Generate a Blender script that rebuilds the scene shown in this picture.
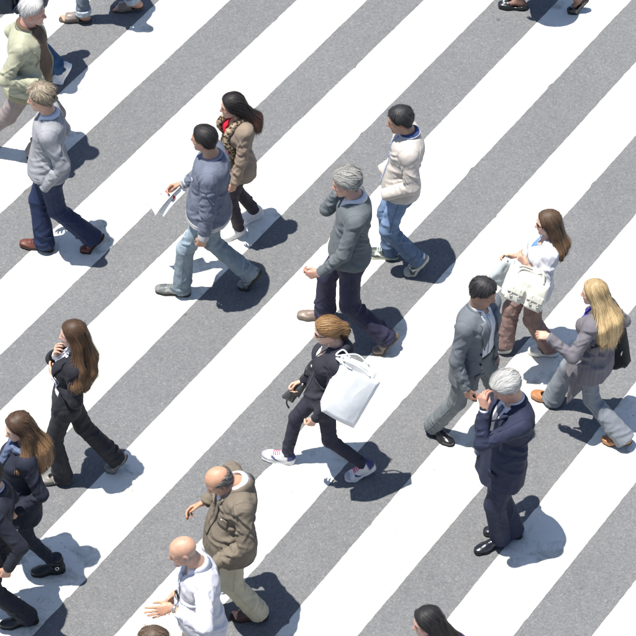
import bpy, math, time
import numpy as np
T_START = time.time()
R = math.radians
for o in list(bpy.data.objects): bpy.data.objects.remove(o)
scene = bpy.context.scene
COL = scene.collection

# ------------------------------------------------------------------ camera, sky, sun, exposure
TILT, FPX, CAM_H, IMG = R(45.0), 3300.0, 18.4, 636.0      # long lens looking down from a window
CAM = np.array([0.0, -CAM_H / math.tan(TILT), CAM_H])
cd = bpy.data.cameras.new('camera'); cam = bpy.data.objects.new('camera', cd); COL.objects.link(cam)
cd.sensor_width = 36.0; cd.lens = 36.0 * FPX / IMG; cd.clip_start = 0.5; cd.clip_end = 500.0
cam.location = CAM; cam.rotation_euler = (math.pi / 2 - TILT, 0, 0)
scene.camera = cam
SUN_EL, SUN_AZ = R(77.5), R(194.0)                          # direction TOWARDS the sun, azimuth from +X
sdir = np.array([math.cos(SUN_EL) * math.cos(SUN_AZ), math.cos(SUN_EL) * math.sin(SUN_AZ), math.sin(SUN_EL)])
world = bpy.data.worlds.new('World'); scene.world = world; world.use_nodes = True
wn = world.node_tree; bg = wn.nodes['Background']
sky = wn.nodes.new('ShaderNodeTexSky'); sky.sky_type = 'NISHITA'; sky.sun_disc = False; sky.ozone_density = 4.0
sky.sun_elevation = SUN_EL; sky.sun_rotation = math.pi / 2 - SUN_AZ
wn.links.new(sky.outputs['Color'], bg.inputs['Color']); bg.inputs['Strength'].default_value = 0.079
sl = bpy.data.lights.new('sun', 'SUN'); sl.energy = 4.6; sl.angle = R(0.53); sl.color = (1.0, 0.96, 0.88)
so = bpy.data.objects.new('sun', sl); COL.objects.link(so); so.location = (sdir * 30).tolist()
from mathutils import Vector, Matrix
so.rotation_euler = Vector(sdir.tolist()).to_track_quat('Z', 'Y').to_euler()
vs_ = scene.view_settings
scene.display_settings.display_device = 'sRGB'
vs_.view_transform = 'Standard'; vs_.look = 'None'; vs_.exposure = 1.0; vs_.gamma = 1.0; vs_.use_curve_mapping = False
scene.render.engine = 'CYCLES'
scene.cycles.max_bounces = 4; scene.cycles.use_denoising = True; scene.cycles.adaptive_threshold = 0.02

# ------------------------------------------------------------------ pixel -> place helpers
def ray(px):
    x = (px[0] - IMG / 2) / FPX; y = (px[1] - IMG / 2) / FPX
    return np.array([x, math.cos(TILT) - y * math.sin(TILT), -math.sin(TILT) - y * math.cos(TILT)])
def ground(px, z=0.0):
    d = ray(px); return CAM + d * ((z - CAM_H) / d[2])
def onplane(px, q, n):
    d = ray(px); return CAM + d * (np.dot(q - CAM, n) / np.dot(d, n))
def project(p):
    v = np.asarray(p) - CAM
    zf = v[1] * math.cos(TILT) - v[2] * math.sin(TILT); yu = v[1] * math.sin(TILT) + v[2] * math.cos(TILT)
    return (IMG / 2 + FPX * v[0] / zf, IMG / 2 - FPX * yu / zf)
def ln(v): return np.sqrt(np.einsum('ij,ij->i', v, v))
def nrm(v): v = np.asarray(v, float); return v / (np.linalg.norm(v) + 1e-12)

# ------------------------------------------------------------------ noise
_rng = np.random.RandomState(7)
_PERM = np.tile(_rng.permutation(256), 3)
_GRAD = _rng.normal(size=(256, 3)); _GRAD = (_GRAD / np.linalg.norm(_GRAD, axis=1)[:, None]).astype(np.float32)
def noise(q):
    q = np.asarray(q, np.float32); i = np.floor(q).astype(np.int32); f = q - i; i &= 255
    u = f * f * f * (f * (f * 6 - 15) + 10)
    def g(a, b, c):
        h = _PERM[_PERM[_PERM[(i[:, 0] + a) & 255] + ((i[:, 1] + b) & 255)] + ((i[:, 2] + c) & 255)]
        return np.einsum('ij,ij->i', _GRAD[h], f - np.array([a, b, c], np.float32))
    x0 = g(0,0,0) * (1-u[:,0]) + g(1,0,0) * u[:,0]; x1 = g(0,1,0) * (1-u[:,0]) + g(1,1,0) * u[:,0]
    x2 = g(0,0,1) * (1-u[:,0]) + g(1,0,1) * u[:,0]; x3 = g(0,1,1) * (1-u[:,0]) + g(1,1,1) * u[:,0]
    y0 = x0 * (1-u[:,1]) + x1 * u[:,1]; y1 = x2 * (1-u[:,1]) + x3 * u[:,1]
    return (y0 * (1-u[:,2]) + y1 * u[:,2]) * 1.6
def sstep(a, b, x): t = np.clip((x - a) / (b - a), 0, 1); return t * t * (3 - 2 * t)

# ------------------------------------------------------------------ distance-field modelling
def smin(a, b, k):
    if np.isscalar(k) and k <= 0: return np.minimum(a, b)
    h = np.clip(0.5 + 0.5 * (b - a) / k, 0, 1); return b * (1 - h) + a * h - k * h * (1 - h)
def smax(a, b, k): return -smin(-a, -b, k)
def cone(p, a, b, ra, rb, flat=False, flat0=False):
    ab = b - a; L = np.linalg.norm(ab); u = ab / L
    v = p - a; s = v @ u; t = np.clip(s / L, 0, 1)
    d = ln(v - np.outer(t * L, u)) - (ra + (rb - ra) * t)
    if flat or flat0:
        rad = ln(v - np.outer(s, u)) - (ra + (rb - ra) * t)
        if flat: d = np.where(s > L, np.maximum(rad, s - L), d)
        if flat0: d = np.where(s < 0, np.maximum(rad, -s), d)
    return d
def ell(p, c, r, M=None):
    v = p - c
    if M is not None: v = v @ M
    r = np.asarray(r, float); k0 = ln(v / r); k1 = ln(v / (r * r))
    return k0 * (k0 - 1) / (k1 + 1e-9)
def rbox(p, c, r, rad, M=None):
    v = p - c
    if M is not None: v = v @ M
    q = np.abs(v) - (np.asarray(r) - rad)
    return ln(np.maximum(q, 0)) + np.minimum(q.max(1), 0) - rad

def nets(field, lo, hi, vs):
    """naive surface nets over a field, refined only near the surface"""
    lo = np.asarray(lo, float); hi = np.asarray(hi, float); B = 4
    nb = np.ceil((hi - lo) / (vs * B)).astype(int) + 1
    ci = np.stack(np.meshgrid(*[np.arange(n) for n in nb], indexing='ij'), -1).reshape(-1, 3)
    dc = field(lo + (ci * B + (B - 1) / 2) * vs)
    act = np.abs(dc) < vs * B * 1.55
    S = np.repeat(np.repeat(np.repeat(dc.reshape(nb), B, 0), B, 1), B, 2)
    off = np.stack(np.meshgrid(*[np.arange(B)] * 3, indexing='ij'), -1).reshape(-1, 3)
    fi = (ci[act][:, None, :] * B + off[None]).reshape(-1, 3)
    S[fi[:, 0], fi[:, 1], fi[:, 2]] = field(lo + fi * vs)
    ins = S < 0; nx, ny, nz = S.shape
    cnt = sum(ins[a:nx-1+a, b:ny-1+b, c:nz-1+c].astype(np.int8) for a in (0,1) for b in (0,1) for c in (0,1))
    cell = np.argwhere((cnt > 0) & (cnt < 8))
    cor = np.array([(a, b, c) for a in (0,1) for b in (0,1) for c in (0,1)])
    val = np.stack([S[cell[:,0]+a, cell[:,1]+b, cell[:,2]+c] for a, b, c in cor], 1)
    acc = np.zeros((len(cell), 3)); n = np.zeros(len(cell))
    for i in range(8):
        for j in range(i + 1, 8):
            if abs(cor[i] - cor[j]).sum() != 1: continue
            m = (val[:, i] < 0) != (val[:, j] < 0)
            t = val[m, i] / (val[m, i] - val[m, j])
            acc[m] += cor[i] + t[:, None] * (cor[j] - cor[i]); n[m] += 1
    verts = lo + (cell + acc / n[:, None]) * vs
    ids = -np.ones((nx-1, ny-1, nz-1), int); ids[cell[:,0], cell[:,1], cell[:,2]] = np.arange(len(cell))
    quads = []
    for ax in range(3):
        sa = [slice(None)] * 3; sb = [slice(None)] * 3; sa[ax] = slice(0, -1); sb[ax] = slice(1, None)
        A = ins[tuple(sa)]; Bb = ins[tuple(sb)]
        e = np.argwhere(A != Bb); o1, o2 = (ax + 1) % 3, (ax + 2) % 3
        ok = (e[:, o1] > 0) & (e[:, o2] > 0) & (e[:, o1] < S.shape[o1]-1) & (e[:, o2] < S.shape[o2]-1); e = e[ok]
        def cid(d1, d2):
            q = e.copy(); q[:, o1] -= d1; q[:, o2] -= d2; return ids[q[:,0], q[:,1], q[:,2]]
        q = np.stack([cid(1,1), cid(0,1), cid(0,0), cid(1,0)], 1)
        fl = ~A[e[:,0], e[:,1], e[:,2]]; q[fl] = q[fl][:, ::-1]
        quads.append(q[(q >= 0).all(1)])
    return verts, np.concatenate(quads)
def grads(field, p, e=0.004):
    k = np.array([(1,-1,-1), (-1,-1,1), (-1,1,-1), (1,1,1)], float)
    g = sum(kk * field(p + kk * e)[:, None] for kk in k)
    return g / (np.linalg.norm(g, axis=1)[:, None] + 1e-9)

# ------------------------------------------------------------------ meshes and objects
def raw_mesh(name, v, q, col=None, smooth=True):
    v = np.ascontiguousarray(v, np.float32); me = bpy.data.meshes.new(name)
    if isinstance(q, list):
        me.from_pydata(v.tolist(), [], q)
    else:
        q = np.ascontiguousarray(q, np.int32); n, k = q.shape
        me.vertices.add(len(v)); me.vertices.foreach_set('co', v.ravel())
        me.loops.add(n * k); me.loops.foreach_set('vertex_index', q.ravel())
        me.polygons.add(n); me.polygons.foreach_set('loop_start', np.arange(0, n * k, k, dtype=np.int32))
        me.update(calc_edges=True)
    if smooth: me.polygons.foreach_set('use_smooth', np.ones(len(me.polygons), bool))
    if col is not None:
        c = np.ones((len(v), 4), np.float32); c[:, :3] = col
        a = me.attributes.new('Col', 'FLOAT_COLOR', 'POINT'); a.data.foreach_set('color', c.ravel())
    me.update(); return me
def mk(name, v, q, mat, parent=None, col=None, smooth=True, base=None):
    v = np.asarray(v, float)
    if base is not None: v = v - base
    ob = bpy.data.objects.new(name, raw_mesh(name, v, q, col, smooth)); COL.objects.link(ob)
    ob.data.materials.append(mat)
    if parent is not None: ob.parent = parent
    return ob
def tag(o, label=None, cat=None, group=None, kind=None):
    if label: o['label'] = label
    if cat: o['category'] = cat
    if group: o['group'] = group
    if kind: o['kind'] = kind
    return o
def joinm(parts):
    """parts: list of (verts, quads, cols) -> one"""
    V, Q, C, n = [], [], [], 0
    for v, q, c in parts:
        V.append(v); Q.append(np.asarray(q) + n); C.append(np.broadcast_to(np.asarray(c, float), (len(v), 3))); n += len(v)
    return np.concatenate(V), np.concatenate(Q), np.concatenate(C)
def tube(path, rad, sides=8, cap=True):
    path = np.asarray(path, float); n = len(path); rad = np.broadcast_to(rad, n)
    tg = np.gradient(path, axis=0); tg /= np.linalg.norm(tg, axis=1)[:, None] + 1e-9
    ref = np.array([0, 0, 1.0]) if abs(tg[0, 2]) < 0.9 else np.array([1.0, 0, 0]); V = []; Q = []
    u = nrm(np.cross(tg[0], ref))
    for i in range(n):
        u = nrm(u - tg[i] * np.dot(u, tg[i])); w = np.cross(tg[i], u)
        for j in range(sides):
            a = 2 * math.pi * j / sides; V.append(path[i] + rad[i] * (math.cos(a) * u + math.sin(a) * w))
    for i in range(n - 1):
        for j in range(sides): Q.append((i*sides+j, i*sides+(j+1) % sides, (i+1)*sides+(j+1) % sides, (i+1)*sides+j))
    if cap:
        V += [path[0], path[-1]]
        for j in range(sides):
            Q.append((n*sides, (j+1) % sides, j, j)); Q.append((n*sides+1, (n-1)*sides+j, (n-1)*sides+(j+1) % sides, (n-1)*sides+(j+1) % sides))
    return np.array(V), [tuple(dict.fromkeys(q)) for q in Q]
def sheet(grid, thick, normals=None):
    """grid (m,n,3) -> closed thin slab"""
    g = np.asarray(grid, float); m, n, _ = g.shape
    if normals is None:
        du = np.gradient(g, axis=0); dv = np.gradient(g, axis=1); normals = np.cross(du, dv)
    normals = normals / (np.linalg.norm(normals, axis=2)[..., None] + 1e-9)
    top = g + normals * thick / 2; bot = g - normals * thick / 2
    V = np.concatenate([top.reshape(-1, 3), bot.reshape(-1, 3)]); o = m * n; Q = []
    I = lambda i, j: i * n + j
    for i in range(m - 1):
        for j in range(n - 1):
            Q.append((I(i,j), I(i+1,j), I(i+1,j+1), I(i,j+1))); Q.append((o+I(i,j), o+I(i,j+1), o+I(i+1,j+1), o+I(i+1,j)))
    for i in range(m - 1):
        Q.append((I(i,0), o+I(i,0), o+I(i+1,0), I(i+1,0))); Q.append((I(i,n-1), I(i+1,n-1), o+I(i+1,n-1), o+I(i,n-1)))
    for j in range(n - 1):
        Q.append((I(0,j), I(0,j+1), o+I(0,j+1), o+I(0,j))); Q.append((I(m-1,j), o+I(m-1,j), o+I(m-1,j+1), I(m-1,j+1)))
    return V, np.array(Q)
# ------------------------------------------------------------------ materials (all procedural)
def mat_new(name):
    m = bpy.data.materials.new(name); m.use_nodes = True; nt = m.node_tree
    return m, nt, nt.nodes['Principled BSDF']
def N(nt, typ, **kw):
    n = nt.nodes.new(typ)
    for k, v in kw.items():
        if k in n.inputs: n.inputs[k].default_value = v
        else: setattr(n, k, v)
    return n
def mixmul(nt, col_out, fac_out, lo, hi):
    """colour * map(fac, lo..hi)"""
    mr = N(nt, 'ShaderNodeMapRange'); mr.inputs['To Min'].default_value = lo; mr.inputs['To Max'].default_value = hi
    nt.links.new(fac_out, mr.inputs['Value'])
    vm = nt.nodes.new('ShaderNodeVectorMath'); vm.operation = 'SCALE'
    nt.links.new(col_out, vm.inputs[0]); nt.links.new(mr.outputs[0], vm.inputs['Scale'])
    return vm.outputs[0]
def cloth(name, rough=0.85, fine=420, fine_str=0.25, wr=9, wr_str=0.35, sheen=0.0, var=0.12, spec=0.18, dist=0.028):
    """woven cloth: colour from the Col attribute, thread grain, and crumple creases (ridges between warped cells)"""
    m, nt, b = mat_new(name)
    at = N(nt, 'ShaderNodeAttribute', attribute_name='Col'); tc = N(nt, 'ShaderNodeTexCoord')
    n1 = N(nt, 'ShaderNodeTexNoise', Scale=9.0, Detail=4.0); nt.links.new(tc.outputs['Object'], n1.inputs['Vector'])
    n2 = N(nt, 'ShaderNodeTexNoise', Scale=fine, Detail=2.0); nt.links.new(tc.outputs['Object'], n2.inputs['Vector'])
    wp = N(nt, 'ShaderNodeTexNoise', Scale=5.0, Detail=2.0); nt.links.new(tc.outputs['Object'], wp.inputs['Vector'])
    ad = N(nt, 'ShaderNodeVectorMath', operation='MULTIPLY_ADD'); nt.links.new(wp.outputs['Color'], ad.inputs[0]); ad.inputs[1].default_value = (.22, .22, .22); nt.links.new(tc.outputs['Object'], ad.inputs[2])
    mp = N(nt, 'ShaderNodeMapping'); mp.inputs['Scale'].default_value = (1.0, 1.0, .55); mp.inputs['Rotation'].default_value = (.5, .35, .2); nt.links.new(ad.outputs[0], mp.inputs['Vector'])
    n3 = N(nt, 'ShaderNodeTexVoronoi', Scale=wr); nt.links.new(mp.outputs[0], n3.inputs['Vector'])
    c = mixmul(nt, at.outputs['Color'], n1.outputs['Fac'], 1 - var * 1.6, 1 + var * 1.6)
    c = mixmul(nt, c, n2.outputs['Fac'], 1 - var, 1 + var)
    nt.links.new(c, b.inputs['Base Color'])
    b1 = N(nt, 'ShaderNodeBump', Strength=wr_str, Distance=dist); nt.links.new(n3.outputs['Distance'], b1.inputs['Height'])
    b2 = N(nt, 'ShaderNodeBump', Strength=fine_str, Distance=0.004); nt.links.new(n2.outputs['Fac'], b2.inputs['Height'])
    nt.links.new(b1.outputs['Normal'], b2.inputs['Normal']); nt.links.new(b2.outputs['Normal'], b.inputs['Normal'])
    b.inputs['Roughness'].default_value = rough; b.inputs['Specular IOR Level'].default_value = spec
    if sheen: b.inputs['Sheen Weight'].default_value = sheen; b.inputs['Sheen Roughness'].default_value = 0.4
    return m
M = {}
M['cotton'] = cloth('cotton_cloth', 0.9, wr=11, wr_str=0.6)
M['knit'] = cloth('knitted_wool', 0.95, fine=260, fine_str=0.6, wr=8, wr_str=0.45, sheen=0.03)
M['suit'] = cloth('suit_wool', 0.78, fine=600, fine_str=0.12, wr=8, wr_str=0.6, var=0.10, spec=0.2)
M['denim'] = cloth('denim', 0.9, fine=520, fine_str=0.3, wr=12, wr_str=0.8, var=0.22)
M['shirt'] = cloth('shirt_cotton', 0.8, fine=500, fine_str=0.1, wr=12, wr_str=0.65, var=0.05)
M['nylon'] = cloth('nylon_shell', 0.55, fine=500, fine_str=0.08, wr=9, wr_str=0.5, var=0.06, spec=0.3)
M['leather'] = cloth('leather', 0.42, fine=180, fine_str=0.15, wr=22, wr_str=0.12, var=0.12, spec=0.4)
M['patent'] = cloth('polished_leather', 0.22, fine=120, fine_str=0.04, wr=18, wr_str=0.06, var=0.08, spec=0.55)
M['rubber'] = cloth('rubber', 0.8, fine=200, fine_str=0.2, wr=30, wr_str=0.05, var=0.1, spec=0.25)
M['paper'] = cloth('paper', 0.6, fine=90, fine_str=0.03, wr=6, wr_str=0.25, var=0.03, spec=0.25)
M['metal'], _nt, _b = mat_new('bright_metal'); _b.inputs['Metallic'].default_value = 1.0; _b.inputs['Roughness'].default_value = 0.3; _b.inputs['Base Color'].default_value = (.75, .74, .7, 1)
M['lens'], _nt, _b = mat_new('dark_lens'); _b.inputs['Roughness'].default_value = 0.08; _b.inputs['Base Color'].default_value = (.008, .008, .01, 1)
def skin_mat():
    m, nt, b = mat_new('skin'); at = N(nt, 'ShaderNodeAttribute', attribute_name='Col'); tc = N(nt, 'ShaderNodeTexCoord')
    def tx(sc, de):
        n = N(nt, 'ShaderNodeTexNoise', Scale=sc, Detail=de); nt.links.new(tc.outputs['Object'], n.inputs['Vector']); return n
    n1, n2, n3 = tx(24.0, 6.0), tx(330.0, 4.0), tx(70.0, 5.0)
    c = mixmul(nt, at.outputs['Color'], n1.outputs['Fac'], 0.72, 1.28); c = mixmul(nt, c, n3.outputs['Fac'], 0.80, 1.20)
    mx = N(nt, 'ShaderNodeMix', data_type='RGBA', blend_type='MULTIPLY'); mx.inputs[7].default_value = (1.0, .74, .70, 1)       # ruddy patches
    mr = N(nt, 'ShaderNodeMapRange'); mr.inputs['From Min'].default_value = .45; mr.inputs['From Max'].default_value = .75; nt.links.new(n3.outputs['Fac'], mr.inputs['Value']); nt.links.new(mr.outputs[0], mx.inputs[0]); nt.links.new(c, mx.inputs[6])
    nt.links.new(mx.outputs[2], b.inputs['Base Color'])
    bp = N(nt, 'ShaderNodeBump', Strength=0.5, Distance=0.003); nt.links.new(n2.outputs['Fac'], bp.inputs['Height']); nt.links.new(bp.outputs[0], b.inputs['Normal'])
    rr = N(nt, 'ShaderNodeMapRange'); rr.inputs['To Min'].default_value = .32; rr.inputs['To Max'].default_value = .58; nt.links.new(n1.outputs['Fac'], rr.inputs['Value']); nt.links.new(rr.outputs[0], b.inputs['Roughness'])
    b.inputs['Specular IOR Level'].default_value = 0.45
    return m
M['skin'] = skin_mat()
def hair_mat():
    m, nt, b = mat_new('hair'); at = N(nt, 'ShaderNodeAttribute', attribute_name='Col'); tc = N(nt, 'ShaderNodeTexCoord')
    n1 = N(nt, 'ShaderNodeTexNoise', Scale=140.0, Detail=3.0); nt.links.new(tc.outputs['Object'], n1.inputs['Vector'])
    nt.links.new(mixmul(nt, at.outputs['Color'], n1.outputs['Fac'], 0.55, 1.45), b.inputs['Base Color'])
    bp = N(nt, 'ShaderNodeBump', Strength=0.25, Distance=0.003); nt.links.new(n1.outputs['Fac'], bp.inputs['Height']); nt.links.new(bp.outputs[0], b.inputs['Normal'])
    b.inputs['Roughness'].default_value = 0.55; b.inputs['Specular IOR Level'].default_value = 0.3
    return m
M['hair'] = hair_mat()

def asphalt_mat():
    m, nt, b = mat_new('worn_asphalt'); tc = N(nt, 'ShaderNodeTexCoord'); L = nt.links.new
    def tx(t, **k):
        n = N(nt, t, **k); L(tc.outputs['Object'], n.inputs['Vector']); return n
    big = tx('ShaderNodeTexNoise', Scale=0.6, Detail=3.0); mid = tx('ShaderNodeTexNoise', Scale=7.0, Detail=4.0, Roughness=0.65)
    grain = tx('ShaderNodeTexNoise', Scale=110.0, Detail=2.0, Roughness=0.7)
    vor = tx('ShaderNodeTexVoronoi', Scale=85.0, Randomness=1.0); vor2 = tx('ShaderNodeTexVoronoi', Scale=150.0, Randomness=1.0)
    ramp = N(nt, 'ShaderNodeValToRGB'); e = ramp.color_ramp.elements       # each chip of aggregate has a tone of its own
    e[0].position = 0.0; e[0].color = (.080, .083, .090, 1); e[1].position = 1.0; e[1].color = (.215, .213, .208, 1)
    for pos, c in ((.30, (.110, .113, .119, 1)), (.65, (.131, .133, .138, 1)), (.90, (.150, .150, .152, 1)), (.97, (.180, .178, .174, 1))):
        k = ramp.color_ramp.elements.new(pos); k.color = c
    sp = N(nt, 'ShaderNodeSeparateColor'); L(vor.outputs['Color'], sp.inputs[0]); L(sp.outputs[0], ramp.inputs['Fac'])
    ramp2 = N(nt, 'ShaderNodeValToRGB'); e = ramp2.color_ramp.elements
    e[0].position = 0.0; e[0].color = (.098, .101, .108, 1); e[1].position = 1.0; e[1].color = (.160, .161, .163, 1)
    sp2 = N(nt, 'ShaderNodeSeparateColor'); L(vor2.outputs['Color'], sp2.inputs[0]); L(sp2.outputs[1], ramp2.inputs['Fac'])
    mx = N(nt, 'ShaderNodeMix', data_type='RGBA'); mx.inputs[0].default_value = 0.5; L(ramp.outputs[0], mx.inputs[6]); L(ramp2.outputs[0], mx.inputs[7])
    c = mixmul(nt, mx.outputs[2], grain.outputs['Fac'], 0.70, 1.30); c = mixmul(nt, c, mid.outputs['Fac'], 0.89, 1.05); c = mixmul(nt, c, big.outputs['Fac'], 0.90, 1.10)
    gum = tx('ShaderNodeTexVoronoi', Scale=1.7); gr_ = N(nt, 'ShaderNodeValToRGB'); gr_.color_ramp.elements[0].position = .030; gr_.color_ramp.elements[1].position = .042; gr_.color_ramp.elements[0].color = (.62, .62, .62, 1); gr_.color_ramp.elements[1].color = (1, 1, 1, 1)
    L(gum.outputs['Distance'], gr_.inputs['Fac']); mg = N(nt, 'ShaderNodeMix', data_type='RGBA', blend_type='MULTIPLY'); mg.inputs[0].default_value = 1.0; L(c, mg.inputs[6]); L(gr_.outputs[0], mg.inputs[7]); c = mg.outputs[2]
    st = tx('ShaderNodeTexNoise', Scale=2.3, Detail=5.0, Roughness=0.6, Distortion=1.2); c = mixmul(nt, c, st.outputs['Fac'], 0.90, 1.10)
    L(c, b.inputs['Base Color']); b.inputs['Roughness'].default_value = 0.88; b.inputs['Specular IOR Level'].default_value = 0.3
    b1 = N(nt, 'ShaderNodeBump', Strength=0.35, Distance=0.005); L(vor.outputs['Distance'], b1.inputs['Height'])
    b2 = N(nt, 'ShaderNodeBump', Strength=0.3, Distance=0.005); L(grain.outputs['Fac'], b2.inputs['Height']); L(b1.outputs[0], b2.inputs['Normal']); L(b2.outputs[0], b.inputs['Normal'])
    return m
M['asphalt'] = asphalt_mat()
def paint_mat():
    m, nt, b = mat_new('road_paint'); tc = N(nt, 'ShaderNodeTexCoord'); L = nt.links.new
    def tx(t, **k):
        n = N(nt, t, **k); L(tc.outputs['Object'], n.inputs['Vector']); return n
    big = tx('ShaderNodeTexNoise', Scale=1.4, Detail=5.0); mid = tx('ShaderNodeTexNoise', Scale=11.0, Detail=6.0, Roughness=0.7)
    sp = tx('ShaderNodeTexVoronoi', Scale=9.0); gr = tx('ShaderNodeTexNoise', Scale=80.0, Detail=3.0)
    base = N(nt, 'ShaderNodeRGB'); base.outputs[0].default_value = (.62, .615, .565, 1)
    c = mixmul(nt, base.outputs[0], big.outputs['Fac'], 0.90, 1.10); c = mixmul(nt, c, mid.outputs['Fac'], 0.90, 1.10); c = mixmul(nt, c, gr.outputs['Fac'], 0.95, 1.05)
    # pin holes, scuffs and grime where the asphalt shows through
    def spots(dist, p0, p1, mask, m0, m1):
        r = N(nt, 'ShaderNodeValToRGB'); r.color_ramp.elements[0].position = p0; r.color_ramp.elements[1].position = p1
        r.color_ramp.elements[0].color = (1, 1, 1, 1); r.color_ramp.elements[1].color = (0, 0, 0, 1); L(dist, r.inputs['Fac'])
        r2 = N(nt, 'ShaderNodeMapRange'); r2.inputs['From Min'].default_value = m0; r2.inputs['From Max'].default_value = m1; L(mask, r2.inputs['Value'])
        mu = N(nt, 'ShaderNodeMath', operation='MULTIPLY'); L(r.outputs[0], mu.inputs[0]); L(r2.outputs[0], mu.inputs[1]); return mu.outputs[0]
    fl = tx('ShaderNodeTexNoise', Scale=34.0, Detail=6.0, Roughness=0.75); inv = N(nt, 'ShaderNodeMath', operation='SUBTRACT'); inv.inputs[0].default_value = 1.0; L(fl.outputs['Fac'], inv.inputs[1])
    a1 = spots(sp.outputs['Distance'], .035, .085, mid.outputs['Fac'], .43, .56); a2 = spots(inv.outputs[0], .34, .40, big.outputs['Fac'], .42, .62)
    mm = N(nt, 'ShaderNodeMath', operation='MAXIMUM'); L(a1, mm.inputs[0]); L(a2, mm.inputs[1])
    gm = tx('ShaderNodeTexNoise', Scale=5.0, Detail=8.0, Roughness=0.7, Distortion=0.8); gmr = N(nt, 'ShaderNodeMapRange'); gmr.inputs['From Min'].default_value = .50; gmr.inputs['From Max'].default_value = .68; gmr.inputs['To Max'].default_value = 1.0; L(gm.outputs['Fac'], gmr.inputs['Value'])
    m0 = N(nt, 'ShaderNodeMix', data_type='RGBA'); L(gmr.outputs[0], m0.inputs[0]); L(c, m0.inputs[6]); m0.inputs[7].default_value = (.345, .340, .295, 1)
    mx = N(nt, 'ShaderNodeMix', data_type='RGBA'); L(mm.outputs[0], mx.inputs[0]); L(m0.outputs[2], mx.inputs[6]); mx.inputs[7].default_value = (.16, .158, .15, 1)
    L(mx.outputs[2], b.inputs['Base Color']); b.inputs['Roughness'].default_value = 0.75; b.inputs['Specular IOR Level'].default_value = 0.3
    b1 = N(nt, 'ShaderNodeBump', Strength=0.4, Distance=0.004); L(gr.outputs['Fac'], b1.inputs['Height']); L(b1.outputs[0], b.inputs['Normal'])
    return m
M['paint'] = paint_mat()

# ------------------------------------------------------------------ the road and its painted stripes
def build_road():
    n = 60.0
    road = mk('road', np.array([(-n,-n,0), (n,-n,0), (n,n,0), (-n,n,0)]), np.array([(0,1,2,3)]), M['asphalt'], smooth=False)
    tag(road, kind='structure')
    # both edges of every stripe, read off the photograph as image points of the painted line
    E = {'B': ((0,148.5),(160,0)), 'C': ((0,214),(212,17)), 'D': ((0,280),(297,0)), 'E': ((0,355),(367,0)), 'F': ((0,411),(424,0)), 'G': ((80,419),(494,0)),
         'H': ((17,563),(547,12)), 'I': ((37,631),(631,0)), 'J': ((113,637),(636,62)), 'K': ((196,636),(636,135)), 'L': ((275,636),(636,214)), 'M': ((357,636),(636,305)),
         'N': ((434,636),(636,382)), 'O': ((513,636),(636,482)), 'P': ((592,636),(636,579)), 'A': ((0,81),(52,37))}
    dirs = [nrm((ground(b) - ground(a))[:2]) for k, (a, b) in E.items() if k not in 'AP']
    d0 = nrm(np.mean(dirs, 0)); nrm0 = np.array([d0[1], -d0[0]])
    seq = 'ABCDEFGHIJKLMNOP'; pos = {}
    for k in seq:
        a, b = E[k]; A, Bp = ground(a)[:2], ground(b)[:2]; d = nrm(Bp - A) if k not in 'AP' else d0
        # offset along the normal where the line crosses along = -2 and along = +2
        f = lambda s, A=A, d=d: np.dot(A + d * ((s - np.dot(A, d0)) / np.dot(d, d0)), nrm0)
        pos[k] = (f(-2.5), f(2.5))
    per = (pos['N'][0] - pos['B'][0]) / 6.0
    pairs = [('B','C'), ('D','E'), ('F','G'), ('H','I'), ('J','K'), ('L','M'), ('N','O')]
    S = [(pos[a], pos[b]) for a, b in pairs]
    S.append((pos['P'], tuple(x + per * .52 for x in pos['P'])))
    S.insert(0, (tuple(x - per * .52 for x in pos['A']), pos['A']))
    wd = per * .52
    for i in range(1, 5):
        S.append((tuple(x + per * i for x in pos['P']), tuple(x + per * i + wd for x in pos['P'])))
        S.append((tuple(x - per * i - wd for x in pos['A']), tuple(x - per * i for x in pos['A'])))
    for si, (ea, eb) in enumerate(S):
        s = np.arange(-7.0, 7.0, 0.032); out = []
        for j, e in enumerate((ea, eb)):
            off = e[0] + (e[1] - e[0]) * (s + 2.5) / 5.0
            q = np.stack([s * 9, np.full_like(s, si * 7.3 + j * 3.1), 0 * s], 1); q2 = q * np.array([6, 1, 1]) + 5
            q3 = q * np.array([.35, 1, 1]) + 9
            wob = noise(q) * .0022 + noise(q2) * .0035 + noise(q3) * .003
            chip = np.maximum(0, noise(q * np.array([.8, 1, 1]) + 21) - .50) * .06 * (1 if j == 0 else -1)
            off = off + wob + chip
            out.append(d0[None] * s[:, None] + nrm0[None] * off[:, None])
        n = len(s); m = 5
        V = np.zeros((n, m, 3))
        for j, w in enumerate((0, .012, .5, .988, 1)): V[:, j, :2] = out[0] * (1 - w) + out[1] * w
        V[:, :, 2] = .004; V[:, 0, 2] = V[:, -1, 2] = 0.0006
        I = np.arange(n * m).reshape(n, m)
        Q = np.stack([I[:-1, :-1], I[:-1, 1:], I[1:, 1:], I[1:, :-1]], -1).reshape(-1, 4)
        if np.cross(V[0, 1] - V[0, 0], V[1, 0] - V[0, 0])[2] < 0: Q = Q[:, ::-1]
        mk('crosswalk_stripe', V.reshape(-1, 3), Q, M['paint'], road)
build_road()
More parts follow.
